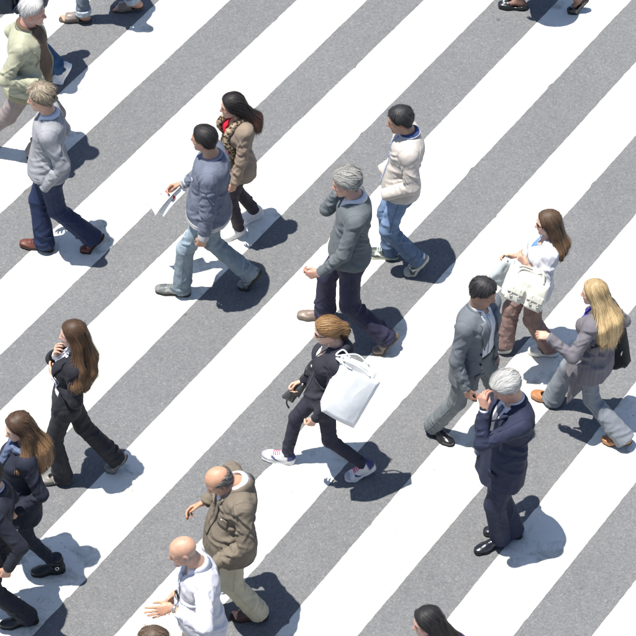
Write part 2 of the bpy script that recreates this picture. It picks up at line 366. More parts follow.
# ------------------------------------------------------------------ people: skeleton from the pose, surfaces from distance fields
def rotz(v, a): c, s = math.cos(a), math.sin(a); return np.array([v[0]*c - v[1]*s, v[0]*s + v[1]*c, v[2]])
UP = np.array([0, 0, 1.0])
def ik(a, b, l1, l2, pole, stretch):
    d = b - a; D = np.linalg.norm(d); sc = 1.0
    if D > (l1 + l2) * .997:
        if stretch: sc = D / ((l1 + l2) * .997); l1, l2 = l1 * sc, l2 * sc
        else: b = a + d / D * (l1 + l2) * .997; d = b - a; D = np.linalg.norm(d)
    u = d / D; x = (l1*l1 - l2*l2 + D*D) / (2 * D); y = math.sqrt(max(l1*l1 - x*x, 0))
    pl = np.asarray(pole, float); pl = nrm(pl - u * np.dot(pl, u))
    return a + u * x + pl * y, b, sc
T_ = np.array([-.35,-.2,-.08,0,.15,.3,.45,.6,.75,.87,.95,1.0,1.08])
PROF = {'m': (np.array([.10,.15,.168,.170,.158,.150,.150,.160,.170,.160,.122,.082,.06]), np.array([.07,.09,.105,.11,.112,.11,.107,.113,.118,.10,.072,.058,.055]), np.array([.08,.112,.126,.12,.105,.096,.100,.112,.116,.108,.09,.075,.06])),
        'f': (np.array([.11,.158,.174,.168,.145,.126,.128,.138,.146,.138,.102,.070,.05]), np.array([.07,.085,.10,.105,.10,.095,.10,.122,.122,.09,.062,.05,.047]), np.array([.09,.115,.128,.115,.092,.082,.088,.1,.104,.096,.08,.066,.05]))}

LOG = []
SLIM, EASE, LEGS = .77, .66, .87
class Person:
    def stance(s, h):
        sp = s.sp; s.h = h; s.k = k = h / 1.75; s.fl = (.163 if s.sex == 'm' else .155) * h
        s.foot = {}; s.ank = {}
        for sd in 'LR':
            toe, fy, pit = sp['feet'][sd]; fy = R(fy if fy is not None else sp['yaw']); pit = R(pit)
            fx = np.array([math.cos(fy), math.sin(fy), 0]); T = ground(toe); ball = T - fx * s.fl * .28
            xa, za = -.47 * s.fl, .085 * k
            s.foot[sd] = (T - fx * s.fl, fx, pit)
            s.ank[sd] = ball + fx * (xa * math.cos(pit) + za * math.sin(pit)) + UP * (-xa * math.sin(pit) + za * math.cos(pit))
        Q = (s.ank['L'] + s.ank['R']) / 2 + s.L * sp.get('shift', 0.0); s.Q = Q
        def at(px_x, zf):       # point of the body's mid plane above image column px_x; zf(a) gives its height
            a0, a1 = -1.5, 1.5; g = lambda a: project(Q * np.array([1, 1, 0]) + s.F * a + UP * zf(a))[0] - px_x
            g0 = g(a0)
            for _ in range(40):
                am = (a0 + a1) / 2; gm = g(am)
                if (gm > 0) == (g0 > 0): a0 = am
                else: a1 = am
            return Q * np.array([1, 1, 0]) + s.F * am + UP * zf(am)
        lp = rotz(s.L, R(sp.get('ptwist', 0)))
        def hipz(a):
            z = .528 * h
            for sd, sg in (('L', 1), ('R', -1)):
                c = Q + s.F * a + lp * sg * .085 * k; dxy = np.linalg.norm((s.ank[sd] - c)[:2]); r = .49 * h * sp.get('ext', .985)
                z = min(z, s.ank[sd][2] + math.sqrt(max(r * r - dxy * dxy, .04)))
            return z - sp.get('sink', 0)
        s.P = at(sp['hip'], hipz); Lt = .308 * h; pa = np.dot(s.P - Q, s.F)
        s.N = at(sp['neck'], lambda a: s.P[2] + math.sqrt(max(Lt * Lt - (a - pa) ** 2, .02)))
        if sp.get('head') is not None: s.H = onplane(sp['head'], Q + s.L * sp.get('headlat', 0), s.L)
        
        if sp.get('head') is None: s.H = s.N + (s.F * .25 + UP) * .098 * h; return 0
        return np.linalg.norm(s.H - s.N) - .099 * h if s.H[2] > s.N[2] else -1
    def __init__(s, sp):
        s.sp = sp; s.sex = sp['sex']; s.seed = sp.get('seed', 1); s.rng = np.random.RandomState(s.seed)
        yaw = R(sp['yaw']); s.F = np.array([math.cos(yaw), math.sin(yaw), 0]); s.L = np.array([-s.F[1], s.F[0], 0])
        if 'h' in sp: s.stance(sp['h'])
        else:       # stature that puts the head where the photograph has it
            best = min((abs(s.stance(h)), h) for h in np.arange(1.52, 1.92, .02)); s.stance(best[1])
        k = s.k
        s.A = nrm(s.N - s.P); s.Lt = np.linalg.norm(s.N - s.P)
        lp = rotz(s.L, R(sp.get('ptwist', 0))); lc = rotz(s.L, R(sp.get('twist', 0)))
        s.lP = nrm(lp - s.A * np.dot(lp, s.A)); s.lC = nrm(lc - s.A * np.dot(lc, s.A)); s.fC = np.cross(s.lC, s.A); s.bow = sp.get('bow', 0.0)
        s.w = sp.get('w', 1.0)
        s.knee = {}; s.hipj = {}; rep = []
        for sd, sg in (('L', 1), ('R', -1)):
            s.hipj[sd] = s.P + s.lP * sg * .088 * k
            pole = s.F + .25 * s.foot[sd][1] + s.L * sg * .05
            s.knee[sd], _, sc = ik(s.hipj[sd], s.ank[sd], .245 * s.h, .245 * s.h, pole, True); rep.append(round(sc, 2))
        sw = (.172 if s.sex == 'm' else .150) * k * s.w
        s.S, s.E, s.W = {}, {}, {}
        for sd, sg in (('L', 1), ('R', -1)):
            a = sp['arms'][sd]; s.S[sd] = s.N - s.A * .082 * k + s.lC * sg * sw + s.fC * a.get('fwd', 0)
            if 'w' in a: wr = onplane(a['w'], s.Q + s.L * a['lat'], s.L)
            else: f, l, u = a['rel']; wr = s.S[sd] + s.F * f + s.L * sg * l + UP * u
            f, l, u = a.get('pole', (-1, .35, -.3)); pole = s.F * f + s.L * sg * l + UP * u
            if 'ep' in a: pole = onplane(a['ep'][0], s.Q + s.L * a['ep'][1], s.L) - s.S[sd]
            s.E[sd], s.W[sd], _ = ik(s.S[sd], wr, .170 * s.h * a.get('len', 1), .150 * s.h * a.get('len', 1), pole, False)
        ly, lpch, lr = (R(x) for x in sp.get('look', (sp['yaw'], 5, 0)))
        f = np.array([math.cos(ly) * math.cos(lpch), math.sin(ly) * math.cos(lpch), -math.sin(lpch)]); l = np.array([-math.sin(ly), math.cos(ly), 0])
        u = np.cross(f, l); l, u = l * math.cos(lr) + u * math.sin(lr), u * math.cos(lr) - l * math.sin(lr)
        s.Rh = np.stack([l, f, u], 1); s.hs = (.93 if s.sex == 'm' else .90) * sp.get('hs', 1.0) * (s.k ** .5)
        s.base = np.array([s.P[0], s.P[1], 0.0])
        pr = [np.array(a) * k for a in PROF[s.sex]]; pr[0] = pr[0] * s.w; pr[1] = pr[1] * s.w; pr[2] = pr[2] * s.w
        pr[1] = pr[1] + sp.get('belly', 0) * np.exp(-((T_ - .28) / .22) ** 2); pr[0] = pr[0] + .5 * sp.get('belly', 0) * np.exp(-((T_ - .25) / .22) ** 2)
        s.tt = np.linspace(-1.2, 1.3, 251); ker = np.hanning(15); ker /= ker.sum()
        s.pr = [np.convolve(np.pad(np.interp(s.tt, T_, a), 7, mode='edge'), ker, 'valid') for a in pr]
        LOG.append('PERSON %-22s legs %s torso %.2f (%.2f) head-neck %.2f hipz %.2f (%.2f) top %.2f h %.2f' % (sp['name'], rep, s.Lt, .31 * s.h, np.linalg.norm(s.H - s.N), s.P[2], .53*s.h, s.H[2] + .12, s.h))
        s.root = bpy.data.objects.new('person', None); COL.objects.link(s.root); s.root.location = s.base.tolist()
        s.root.empty_display_size = .2
        tag(s.root, sp['label'], 'person', 'people on the crossing')
    # torso coordinates: x to the person's left, y forward, t along the spine (0 hips, 1 neck)
    def tc(s, p):
        v = p - s.P; t = (v @ s.A) / s.Lt; w = sstep(0, 1, t)[:, None]
        lat = s.lP * (1 - w) + s.lC * w; lat /= np.linalg.norm(lat, axis=1)[:, None]; fw = np.cross(lat, s.A)
        return (v * lat).sum(1), (v * fw).sum(1) - s.bow * np.sin(np.pi * np.clip(t, 0, 1)), t
    def tp(s, x, y, t):
        x, y, t = np.broadcast_arrays(np.asarray(x, float), np.asarray(y, float), np.asarray(t, float)); sh = x.shape
        x, y, t = x.ravel(), y.ravel(), t.ravel(); w = sstep(0, 1, t)[:, None]
        lat = s.lP * (1 - w) + s.lC * w; lat /= np.linalg.norm(lat, axis=1)[:, None]; fw = np.cross(lat, s.A)
        return (s.P + s.A * (t * s.Lt)[:, None] + lat * x[:, None] + fw * (y + s.bow * np.sin(np.pi * np.clip(t, 0, 1)))[:, None]).reshape(sh + (3,))
    def torso(s, p, ease, t0, t1, flare=0.0, n=2.35, drop=0.0):
        x, y, t = s.tc(p)
        rx = np.interp(t, s.tt, s.pr[0]); rf = np.interp(t, s.tt, s.pr[1]); rb = np.interp(t, s.tt, s.pr[2])
        if drop:   # hanging cloth does not follow the body in below its widest part
            lowx, lowf, lowb = (np.interp(0.0, s.tt, q) for q in s.pr); m = t < 0.0
            rx = np.where(m, lowx, rx); rf = np.where(m, lowf, rf); rb = np.where(m, lowb, rb)
            sl = drop * np.clip(.45 - t, 0, .45) / .45; rx = rx + sl * .6; rf = rf + sl; rb = rb + sl * .8
        ease = ease * EASE * (.25 + .75 * sstep(1.03, .86, t)); fl = flare * np.clip(.1 - t, 0, 2); rx = rx + ease + fl; rf = rf + ease + fl; rb = rb + ease + fl
        ry = np.where(y > 0, rf, rb)
        q = (np.abs(x / rx) ** n + np.abs(y / ry) ** n + 1e-12) ** (1 / n)
        d = (q - 1) * np.minimum(rx, ry) * .92
        return smax(smax(d, (t - t1) * s.Lt, .012), (t0 - t) * s.Lt, .006)
    def sleeve(s, p, sd, rs, re, rc, ext):
        S, E, W = s.S[sd], s.E[sd], s.W[sd]; We = W + nrm(W - E) * ext
        return smin(cone(p, S, E, rs, re), cone(p, E, We, re * .97, rc, flat=True), .022)
    def top(s, p, g):
        """field of an upper garment"""
        d = s.torso(p, g['ease'], g['t0'], g.get('t1', 1.012), g.get('flare', 0), drop=g.get('drop', 0))
        if s.sex == 'f' and g.get('bust', 1):
            for sg in (1, -1): d = smin(d, np.linalg.norm(p - s.tp(sg * .065 * s.k, .075 * s.k, .66), axis=1) - (.062 * s.k + g['ease']), .04)
        rs, re, rc = (r * SLIM for r in g['sl'])
        for sd, sg in (('L', 1), ('R', -1)):
            sh = s.tp(sg * .052 * s.k, -.014, .905)
            d = smin(d, cone(p, sh, s.S[sd] + s.A * .012, .040 * s.k + g['ease'] * .45, rs * .82), .05)
            a = s.sleeve(p, sd, rs, re, rc, g.get('ext', 0.0) if not isinstance(g.get('ext', 0.0), dict) else g['ext'][sd])
            kk = .010 + .045 * np.exp(-(np.linalg.norm(p - s.S[sd], axis=1) / .11) ** 2)
            d = smin(d, a, kk)
        return d
    def bones(s):
        """limb segments with the inner side of the bend at either end and the kind of that end"""
        B = []
        for sd in 'LR':
            inn = nrm((s.S[sd] + s.W[sd]) / 2 - s.E[sd] + s.F * .02)
            B.append((s.S[sd], s.E[sd], .06, inn, 'root', 'bend')); B.append((s.E[sd], s.W[sd], .05, inn, 'bend', 'end'))
        return B
    def leg_bones(s, g):
        B = []
        for sd in 'LR':
            inn = nrm((s.hipj[sd] + s.ank[sd]) / 2 - s.knee[sd] - s.F * .03)
            B.append((s.hipj[sd], s.knee[sd], g['leg'][0] * s.k, inn, 'root', 'bend')); B.append((s.knee[sd], s.ank[sd], g['leg'][1] * s.k, inn, 'bend', 'end'))
        return B
    def wrinkle(s, p, amp, torso_amp, bones, seed, tfreq=1.0, hem_t=-.1):
        """cloth folds: single creases placed round the joints, cuffs and armpits, over a slight unevenness"""
        rng = np.random.RandomState(int(seed * 131 + s.seed * 17)); tot = np.zeros(len(p)); ws = np.zeros(len(p))
        crease = lambda d, sg: np.exp(-(d / sg) ** 2) - .55 * np.exp(-((d - 1.5 * sg) / (1.25 * sg)) ** 2)
        for i, (a, b, r, inn, ka, kb) in enumerate(bones):
            ab = b - a; L = np.linalg.norm(ab); u = ab / L; v = p - a; sl = v @ u
            rad = v - np.outer(sl, u); dist = np.linalg.norm(v - np.outer(np.clip(sl, 0, L), u), axis=1)
            w = np.exp(-np.maximum(dist - r, 0) / .018); e1 = nrm(inn - u * np.dot(inn, u)); e2 = np.cross(u, e1)
            m = w > .02; th = np.arctan2(rad[m] @ e2, rad[m] @ e1); ss = sl[m]; f = np.zeros(m.sum()); lst = []
            for kind, at, sgn in ((ka, 0, 1), (kb, L, -1)):
                if kind == 'bend':
                    for j in range(4): lst.append((at + sgn * (.012 + .032 * j + rng.uniform(-.008, .008)), rng.normal(0, .45), rng.uniform(.7, 1.2), rng.normal(0, .016), rng.uniform(.7, 1.2) * (1 - .15 * j), rng.uniform(.011, .017)))
                    for j in range(3): lst.append((at + sgn * rng.uniform(.01, .12), rng.uniform(-3, 3), rng.uniform(.4, .8), rng.normal(0, .05), rng.uniform(.4, .8), rng.uniform(.010, .016)))
                elif kind == 'end':
                    for j in range(5): lst.append((at + sgn * (.02 + .028 * j + rng.uniform(-.01, .01)), rng.uniform(-3, 3), rng.uniform(.6, 1.3), rng.normal(0, .02), rng.uniform(.4, .9), rng.uniform(.011, .018)))
                else:
                    for j in range(5): lst.append((at + sgn * rng.uniform(.0, .16), rng.uniform(-3, 3), rng.uniform(.5, 1.0), rng.normal(0, .07), rng.uniform(.4, .9), rng.uniform(.011, .019)))
            for j in range(3): lst.append((L * rng.uniform(.3, .7), rng.uniform(-3, 3), rng.uniform(.6, 1.1), rng.choice([-1, 1]) * rng.uniform(.05, .12), rng.uniform(.3, .6), rng.uniform(.012, .02)))
            for s0, t0, wd, sl_, A, sg in lst:
                dth = (th - t0 + np.pi) % (2 * np.pi) - np.pi; f += A * crease(ss - s0 - sl_ * dth, sg) * np.exp(-(dth / wd) ** 2)
            ff = np.zeros(len(p)); ff[m] = f; tot += w * amp * 1.0 * ff; ws += w
        x, y, t = s.tc(p); z = t * s.Lt; r0 = np.interp(np.clip(t, 0, 1), s.tt, s.pr[0])
        dt = np.abs(np.sqrt(x * x + (y * 1.3) ** 2) - r0); w = np.exp(-dt / .035) * (t > -1.2); m = w > .02
        ph = np.arctan2(x[m], y[m] * 1.2); zz = z[m]; f = np.zeros(m.sum())
        for j in range(26):
            sd = rng.choice([-1, 1]); p0 = sd * rng.normal(1.6, .55); fr = 1 if abs(p0) < 1.6 else -1
            z0 = s.Lt * rng.uniform(.02, .80); sl_ = fr * sd * rng.uniform(.02, .13) * (1 if rng.rand() < .8 else -1); wd = rng.uniform(.3, .75); sg = rng.uniform(.011, .021)
            dph = (ph - p0 + np.pi) % (2 * np.pi) - np.pi; f += rng.uniform(.4, 1.0) * crease(zz - z0 - sl_ * dph, sg) * np.exp(-(dph / wd) ** 2)
        q = np.stack([np.sin(ph) * 2.6 * tfreq, np.cos(ph) * 2.6 * tfreq, zz * 1.5], 1) + seed
        f += 1.6 * noise(q) * sstep(.25, -.25, t[m])
        ff = np.zeros(len(p)); ff[m] = f; tot += w * torso_amp * .80 * ff * sstep(1.0, .80, t); ws += w
        return tot / np.maximum(ws, .5) + .0022 * noise(p * 17 + seed)
    def bbox(s, pts, m):
        pts = np.asarray(pts); return pts.min(0) - m, pts.max(0) + m
    def surf(s, name, field, lo, hi, vs, mat, col, parent=None, disp=None, colf=None):
        v, q = nets(field, lo, hi, vs)
        if disp is not None:
            n = grads(field, v); v = v + n * disp(v)[:, None]
        c = np.broadcast_to(np.asarray(col, float), (len(v), 3))
        if colf is not None: c = colf(v, c.copy())
        return mk(name, v, q, mat, parent or s.root, c, base=s.base)
    # ---------------------------------------------------------------- garments
    def build_top(s, name, g, parent=None, vs=.0085):
        vs = vs * s.sp.get('lod', 1); carve = g.get('carve'); amp = g.get('wr', .011); ta = g.get('twr', .012)
        t0 = g['t0']
        pts = [s.P + s.A * s.Lt * (t0 - .08), s.N + s.A * .05, *s.S.values(), *s.E.values(), *s.W.values(), s.P + s.lP * .15, s.P - s.lP * .15, s.P + s.F * .16, s.P - s.F * .16]
        lo, hi = s.bbox(pts, .13 + g.get('flare', 0) * .5)
        def f(p):
            d = s.top(p, g)
            if carve: d = carve(s, p, d)
            return d
        disp = lambda v: s.wrinkle(v, amp, ta, s.bones(), g.get('seed', 1), g.get('tf', 1.0))
        g['_disp'] = disp
        o = s.surf(name, f, lo, hi, vs, M[g['mat']], g['col'], parent, disp, g.get('colf'))
        if vs < .0095 and s.sex == 'm': s.armhole(g, o)
        return o
    def band(s, name, g, cutf, grow, col, mat, parent, vs=.0075, at=-.06):
        """strip of a garment (hem, cuff, collar band) standing slightly proud of it"""
        pts = [s.P + s.A * s.Lt * (g['t0'] - .08), s.N + s.A * .1, *s.S.values(), *s.E.values(), *s.W.values(), s.P + s.F * .16, s.P - s.F * .16]
        c = s.tp(0, 0, at); lo, hi = s.bbox([c], .30); lo[2] = c[2] - .14; hi[2] = c[2] + .14
        tg = lambda p: s.torso(p, g['ease'], g['t0'], 1.0, g.get('flare', 0), drop=g.get('drop', 0))
        return s.surf(name, lambda p: smax(tg(p) - grow, cutf(s, p), .004), lo, hi, vs, M[mat], col, parent, lambda v: g['_disp'](v) * .8)
    def cuff(s, name, g, sd, length, grow, col, mat, parent, out=0.0):
        E, W = s.E[sd], s.W[sd]; u = nrm(W - E); ex = g.get('ext', 0.0); ex = ex[sd] if isinstance(ex, dict) else ex
        We = W + u * (ex + out); a = We - u * length; rc = g['sl'][2] * SLIM
        f = lambda p: cone(p, a, We, rc + grow, rc + grow, flat=True, flat0=True)
        lo, hi = s.bbox([a, We], .08); return s.surf(name, f, lo, hi, .006, M[mat], col, parent)
    def trousers(s, p, g):
        d = s.torso(p, g.get('ease', .012), -.22, g.get('t1', .2))
        for sg in (1, -1): d = smin(d, ell(p, s.tp(sg * .07 * s.k, -.045 * s.k, -.10), (.085 * s.k * s.w,) * 3), .03)
        rt, rk, rh = (r * LEGS for r in g['leg']); legs = []
        for sd in 'LR':
            u = nrm(s.ank[sd] - s.knee[sd]); hem = s.ank[sd] + u * g.get('hem', .035)
            a = cone(p, s.hipj[sd] - UP * .02, s.knee[sd], rt * s.k, rk * s.k)
            b = cone(p, s.knee[sd], hem, rk * .98 * s.k, rh * s.k, flat=True)
            if 'cut' in g: b = np.maximum(b, 0)
            legs.append(smin(a, b, .025))
        kk = .006 + .03 * np.exp(-(np.linalg.norm(p - (s.P - UP * .1), axis=1) / .12) ** 2)
        return smin(d, smin(legs[0], legs[1], kk), .045)
    def build_trousers(s, g, name='trousers', vs=.0101):
        vs = vs * s.sp.get('lod', 1)
        pts = [s.P + s.A * .18, *s.ank.values(), *s.knee.values(), s.P + s.lP * .13, s.P - s.lP * .13, s.P + s.F * .12, s.P - s.F * .13]
        lo, hi = s.bbox(pts, .12); lo[2] = max(lo[2], -.01)
        bn = s.leg_bones(g)
        disp = lambda v: s.wrinkle(v, g.get('wr', .011), .006, bn, g.get('seed', 2))
        o = s.surf(name, lambda p: smax(s.trousers(p, g), .012 - p[:, 2], .004), lo, hi, vs, M[g['mat']], g['col'], None, disp, g.get('colf'))
        if vs < .0105 and name == 'trousers': s.legseam(g, disp, o)
        return o
    def belt(s, col, t=.19, g=None):
        f = lambda p: smax(s.torso(p, (g or {}).get('ease', .012) + .006, -.5, 1), np.abs(((p - s.P) @ s.A) / s.Lt - t) * s.Lt - .016, .003)
        lo, hi = s.bbox([s.P + s.A * s.Lt * t], .26); s.surf('belt', f, lo, hi, .007, M['leather'], col)
    def seam(s, path, r, col, mat, parent):
        v, q = tube(path, r, 5); mk('seam', v, q, M[mat], parent, np.asarray(col), base=s.base)
    def armhole(s, g, parent, sds='LR'):
        """stitched seam where each sleeve is set in"""
        for sd in sds:
            sg = 1 if sd == 'L' else -1; c = s.S[sd] - s.lC * sg * .022 - s.A * .02; th = np.linspace(-1.75, 1.75, 26)
            dr = np.outer(np.cos(th), s.A * .96 + s.lC * sg * .28) + np.outer(np.sin(th), s.fC); p = c + dr * .19 + s.lC * sg * (.012 * (1 - np.cos(th)))[:, None]
            f = lambda q: s.top(q, g)
            for _ in range(18): p = p - dr * (np.clip(f(p), -.02, .05) * .8)[:, None]
            ok = np.abs(f(p)) < .01; p = p[ok]
            if len(p) > 6: p = p + grads(f, p) * (g['_disp'](p) - .0006)[:, None]; s.seam(p, .0026, np.asarray(g['col']) * .9, g['mat'], parent)
    def legseam(s, g, disp, parent):
        for sd in 'LR':
            sg = 1 if sd == 'L' else -1; a, b, c = s.hipj[sd] + s.A * .06, s.knee[sd], s.ank[sd]; c = c + nrm(c - b) * (min(g.get('hem', .035), .03) - .01); ts = np.linspace(0, 1, 15)[:, None]
            ax = np.concatenate([a + (b - a) * ts, (b + (c - b) * ts)[1:]]); dr = np.tile(s.lP * sg, (len(ax), 1)); p = ax + dr * .2
            for _ in range(18): p = p - dr * (np.clip(s.trousers(p, g), -.02, .05) * .8)[:, None]
            f = lambda q: s.trousers(q, g); p = p[np.abs(f(p)) < .01]; p = p + grads(f, p) * (disp(p) - .0005)[:, None]; s.seam(p, .0025, np.asarray(g['col']) * .85, g['mat'], parent)
    def patch(s, name, g, ea, eb, col, mat, parent, m=5, n=14, off=.006, thick=.004, back=False):
        """strip of cloth lying on the front of a garment between two edge lines given as (x, t) points"""
        ea = np.asarray(ea, float); eb = np.asarray(eb, float); u = np.linspace(0, 1, n)
        def samp(e):
            L = np.r_[0, np.cumsum(np.linalg.norm(np.diff(e, axis=0) * np.array([1, s.Lt]), axis=1))]; L /= L[-1]
            return np.stack([np.interp(u, L, e[:, 0]), np.interp(u, L, e[:, 1])], 1)
        A_, B_ = samp(ea), samp(eb); w = np.linspace(0, 1, m)[:, None, None]; gxt = A_[None] * (1 - w) + B_[None] * w
        x, t = gxt[..., 0].ravel(), gxt[..., 1].ravel()
        tf = lambda p: s.top(p, dict(g, sl=(.001, .001, .001), ext=0)) if g.get('kind') != 'tr' else s.torso(p, g['ease'], -.5, 1)
        P_ = s.trace(tf, x, t, off, back)
        if '_disp' in g: P_ = P_ + s.fC * (g['_disp'](P_) * (1 if not back else -1))[:, None]
        G = P_.reshape(m, n, 3); nn = np.broadcast_to(s.fC, G.shape)
        v, q = sheet(G, thick); return mk(name, v, q, M[mat], parent, np.asarray(col), base=s.base)
    def trace(s, tf, x, t, off, back=False):
        sg = -1 if back else 1; y = np.full(len(x), .34)
        for _ in range(26): y = y - (tf(s.tp(x, sg * y, t)) - off) * .8; y = np.clip(y, -.05, .4)
        return s.tp(x, sg * y, t)
    def button(s, g, x, t, col, parent, r=.0065, mat='rubber', off=.007, name='button'):
        tf = lambda p: s.top(p, dict(g, sl=(.001, .001, .001), ext=0)); c = s.trace(tf, np.array([x]), np.array([t]), off)[0]
        if '_disp' in g: c = c + s.fC * g['_disp'](c[None])[0]
        nn = grads(tf, c[None])[0]; v, q = tube([c - nn * .004, c + nn * .002], [r, r], 10); return mk(name, v, q, M[mat], parent, np.asarray(col), base=s.base)
    def collar(s, name, col, mat, parent, r=.066, h=.034, fall=.034, spread=.02, gap=.35, point=.03, lift=-.002, thick=.0035, ncol=44):
        """stand-and-fall collar round the neck, open at the throat"""
        ax = nrm(s.A * .7 + nrm(s.H - s.N) * .3); lat = nrm(s.lC - ax * np.dot(s.lC, ax)); fw = np.cross(lat, ax); c0 = s.N + ax * lift - fw * .004
        ph = np.linspace(gap, 2 * math.pi - gap, ncol); front = np.exp(-(np.minimum(ph, 2 * math.pi - ph) / .75) ** 2)
        r = r * s.k * .95; rows = []
        back = (1 - np.cos(ph)) / 2; hd = s.H - s.N; lean = np.clip(np.dot(hd, fw) / max(np.dot(hd, ax), .05), -.3, .9)
        for rr, zz, pt, up in ((r, -.012, 0, 0), (r * .93, h * .9, 0, 1), (r * .95 + .003, h, 0, 1), (r + .005 + spread * .25, h * .74, .3, .85), (r + .010 + spread * .65, h - fall * .85, 1.0, .5)):
            z = zz + up * .016 * back - front * (point * pt + h * .25); rad = rr + front * point * pt * .6
            rows.append(c0 + fw[None] * (np.cos(ph) * rad * 1.02 + up * lean * .5 * np.maximum(z, 0))[:, None] + lat[None] * (np.sin(ph) * rad)[:, None] + ax[None] * z[:, None])
        v, q = sheet(np.array(rows), thick); return mk(name, v, q, M[mat], parent, np.asarray(col), base=s.base)
    # ---------------------------------------------------------------- body
    def head_field(s, p):
        q = ((p - s.H) @ s.Rh) / s.hs; sp = s.sp.get('face', {}); X = np.abs(q[:, 0]); qs = np.stack([X, q[:, 1], q[:, 2]], 1); V = lambda *a: np.array(a)
        d = ell(q, V(0, -.012, .036), (.0765, .099, .086))
        d = smin(d, ell(q, V(0, .028, -.028), (.060, .068, .085)), .035)
        d = smin(d, cone(qs, V(.036, .0, -.055), V(.012, .068, -.100), .032, .022), .028)
        d = smin(d, cone(q, V(0, .074, -.101), V(0, .078, -.098), .019, .017), .02)
        d = smin(d, ell(qs, V(.040, .060, -.018), (.022, .022, .02)), .022)
        d = smin(d, cone(qs, V(.012, .088, .026), V(.046, .066, .022), .010, .010), .018)
        d = smax(d, -ell(qs, V(.031, .099, .004), (.019, .017, .012)), .012)
        n = cone(q, V(0, .089, .012), V(0, .113 + sp.get('nose', 0), -.030), .0075, .0125); n = smin(n, ell(qs, V(.011, .100, -.034), (.009, .011, .008)), .008)
        d = smin(d, n, .012)
        d = smin(d, ell(q, V(0, .092, -.056), (.023, .012, .0065)), .007); d = smin(d, ell(q, V(0, .090, -.068), (.020, .012, .0065)), .007)
        d = smin(d, np.linalg.norm(qs - V(.031, .0755, .005), axis=1) - .0125, .002)
        e = smax(ell(qs, V(.079, -.012, -.004), (.011, .021, .033)), -ell(qs, V(.089, -.006, -.002), (.008, .012, .020)), .004)
        d = smin(d, e, .008)
        if 'goatee' in sp: d = smin(d, ell(q, V(0, .090, -.104), (.029, .026, .028)), .012)
        d = d * s.hs
        nk = cone(p, s.H + s.Rh @ V(0, -.022, -.055) * s.hs, s.tp(0, -.008, .975), (.058 if s.sex == 'm' else .047) * s.hs, (.066 if s.sex == 'm' else .052) * s.k)
        d = smin(d, nk, .022)
        ch = s.torso(p, -.008, .62, .99)
        for sg in (1, -1): ch = smin(ch, cone(p, s.tp(0, -.02, .90), s.S['L' if sg > 0 else 'R'], .034 * s.k, .03 * s.k), .03)
        d = smin(d, ch, .035)
        near = np.minimum(ln(p - s.H) - .155, ln(p - s.tp(0, .03, 1.0)) - .15 * s.k); return smax(d, near, .01)
    def hand_mesh(s, sd, a):
        sg = 1 if sd == 'L' else -1; W = s.W[sd]; fd = nrm(W - s.E[sd])
        loc = lambda v: nrm(s.F * v[0] + s.L * sg * v[1] + UP * v[2])
        X = loc(a['hdir']) if 'hdir' in a else nrm(fd * .75 - UP * .35)
        Z = -loc(a['palm']) if 'palm' in a else s.L * sg; Z = nrm(Z - X * np.dot(Z, X)); Y = np.cross(X, Z) * (1 if sd == 'L' else -1)
        hk = s.k * (1.0 if s.sex == 'm' else .92); cu = a.get('curl', (.35, .45, .5, .55)); th = a.get('thumb', .5)
        V = lambda *q: np.array(q)
        ky = (.031, .011, -.009, -.027); kx = (.088, .092, .087, .078)
        ln = ((.041, .025, .019), (.045, .028, .020), (.041, .026, .019), (.032, .019, .017))
        fing = []
        for i in range(4):
            pos = V(kx[i], ky[i], 0); ang = 0; ch = []
            for j in range(3):
                ang += cu[i] * (1.0, 1.15, .8)[j]; nx = pos + V(math.cos(ang), (1.5 - i) * .05 * a.get('splay', 1), -math.sin(ang)) * ln[i][j]
                r = .0098 - .0008 * j - (.001 if i == 3 else 0); ch.append((pos, nx, r, r - .0007)); pos = nx
            fing.append(ch)
        t0 = V(.018, .022, -.006); t1 = t0 + V(.034, .026 - .012 * th, -.008 - .012 * th); t2 = t1 + V(.030, .010 - .018 * th, -.006 - .008 * th); t3 = t2 + V(.024, .002 - .016 * th, -.003 - .004 * th)
        def f(q):
            qf = q * V(1, 1, 1.25)
            d = cone(qf, V(-.10, 0, 0), V(0, 0, 0), .031, .0255)
            for i in range(4): d = smin(d, cone(q, V(.005, ky[i] * .55, 0), V(kx[i], ky[i], 0), .0145, .0105), .016)
            d = smin(d, cone(q, t0, t1, .0145, .0115), .014); d = smin(d, smin(cone(q, t1, t2, .0105, .0095), cone(q, t2, t3, .0095, .0075), .004), .006)
            for ch in fing:
                c = None
                for pa, pb, ra, rb in ch: e = cone(q, pa, pb, ra, rb); c = e if c is None else smin(c, e, .003)
                d = smin(d, c, .005)
            return d
        v, q = nets(f, (-.10, -.06, -.12), (.21, .08, .05), .0055 * s.sp.get('lod', 1))
        if sd == 'L': q = q[:, ::-1] if np.dot(np.cross(X, Y), Z) < 0 else q
        elif np.dot(np.cross(X, Y), Z) < 0: q = q[:, ::-1]
        c = np.tile(np.asarray(s.sp['skin']) * np.array([1.0, .94, .9]), (len(v), 1))
        tip = np.exp(-((v[:, 0] - .15) / .05) ** 2); c = c * (1 - .10 * tip[:, None] * np.array([0, 1, 1]))
        fore = np.outer(np.minimum(v[:, 0], 0), fd) + np.outer(np.maximum(v[:, 0], 0), X)   # the wrist bends between forearm and hand
        v = W + hk * (fore + np.outer(v[:, 1], Y) + np.outer(v[:, 2], Z))
        s.palm = getattr(s, 'palm', {}); s.palm[sd] = (W, X, Y, Z)
        return v, q, c
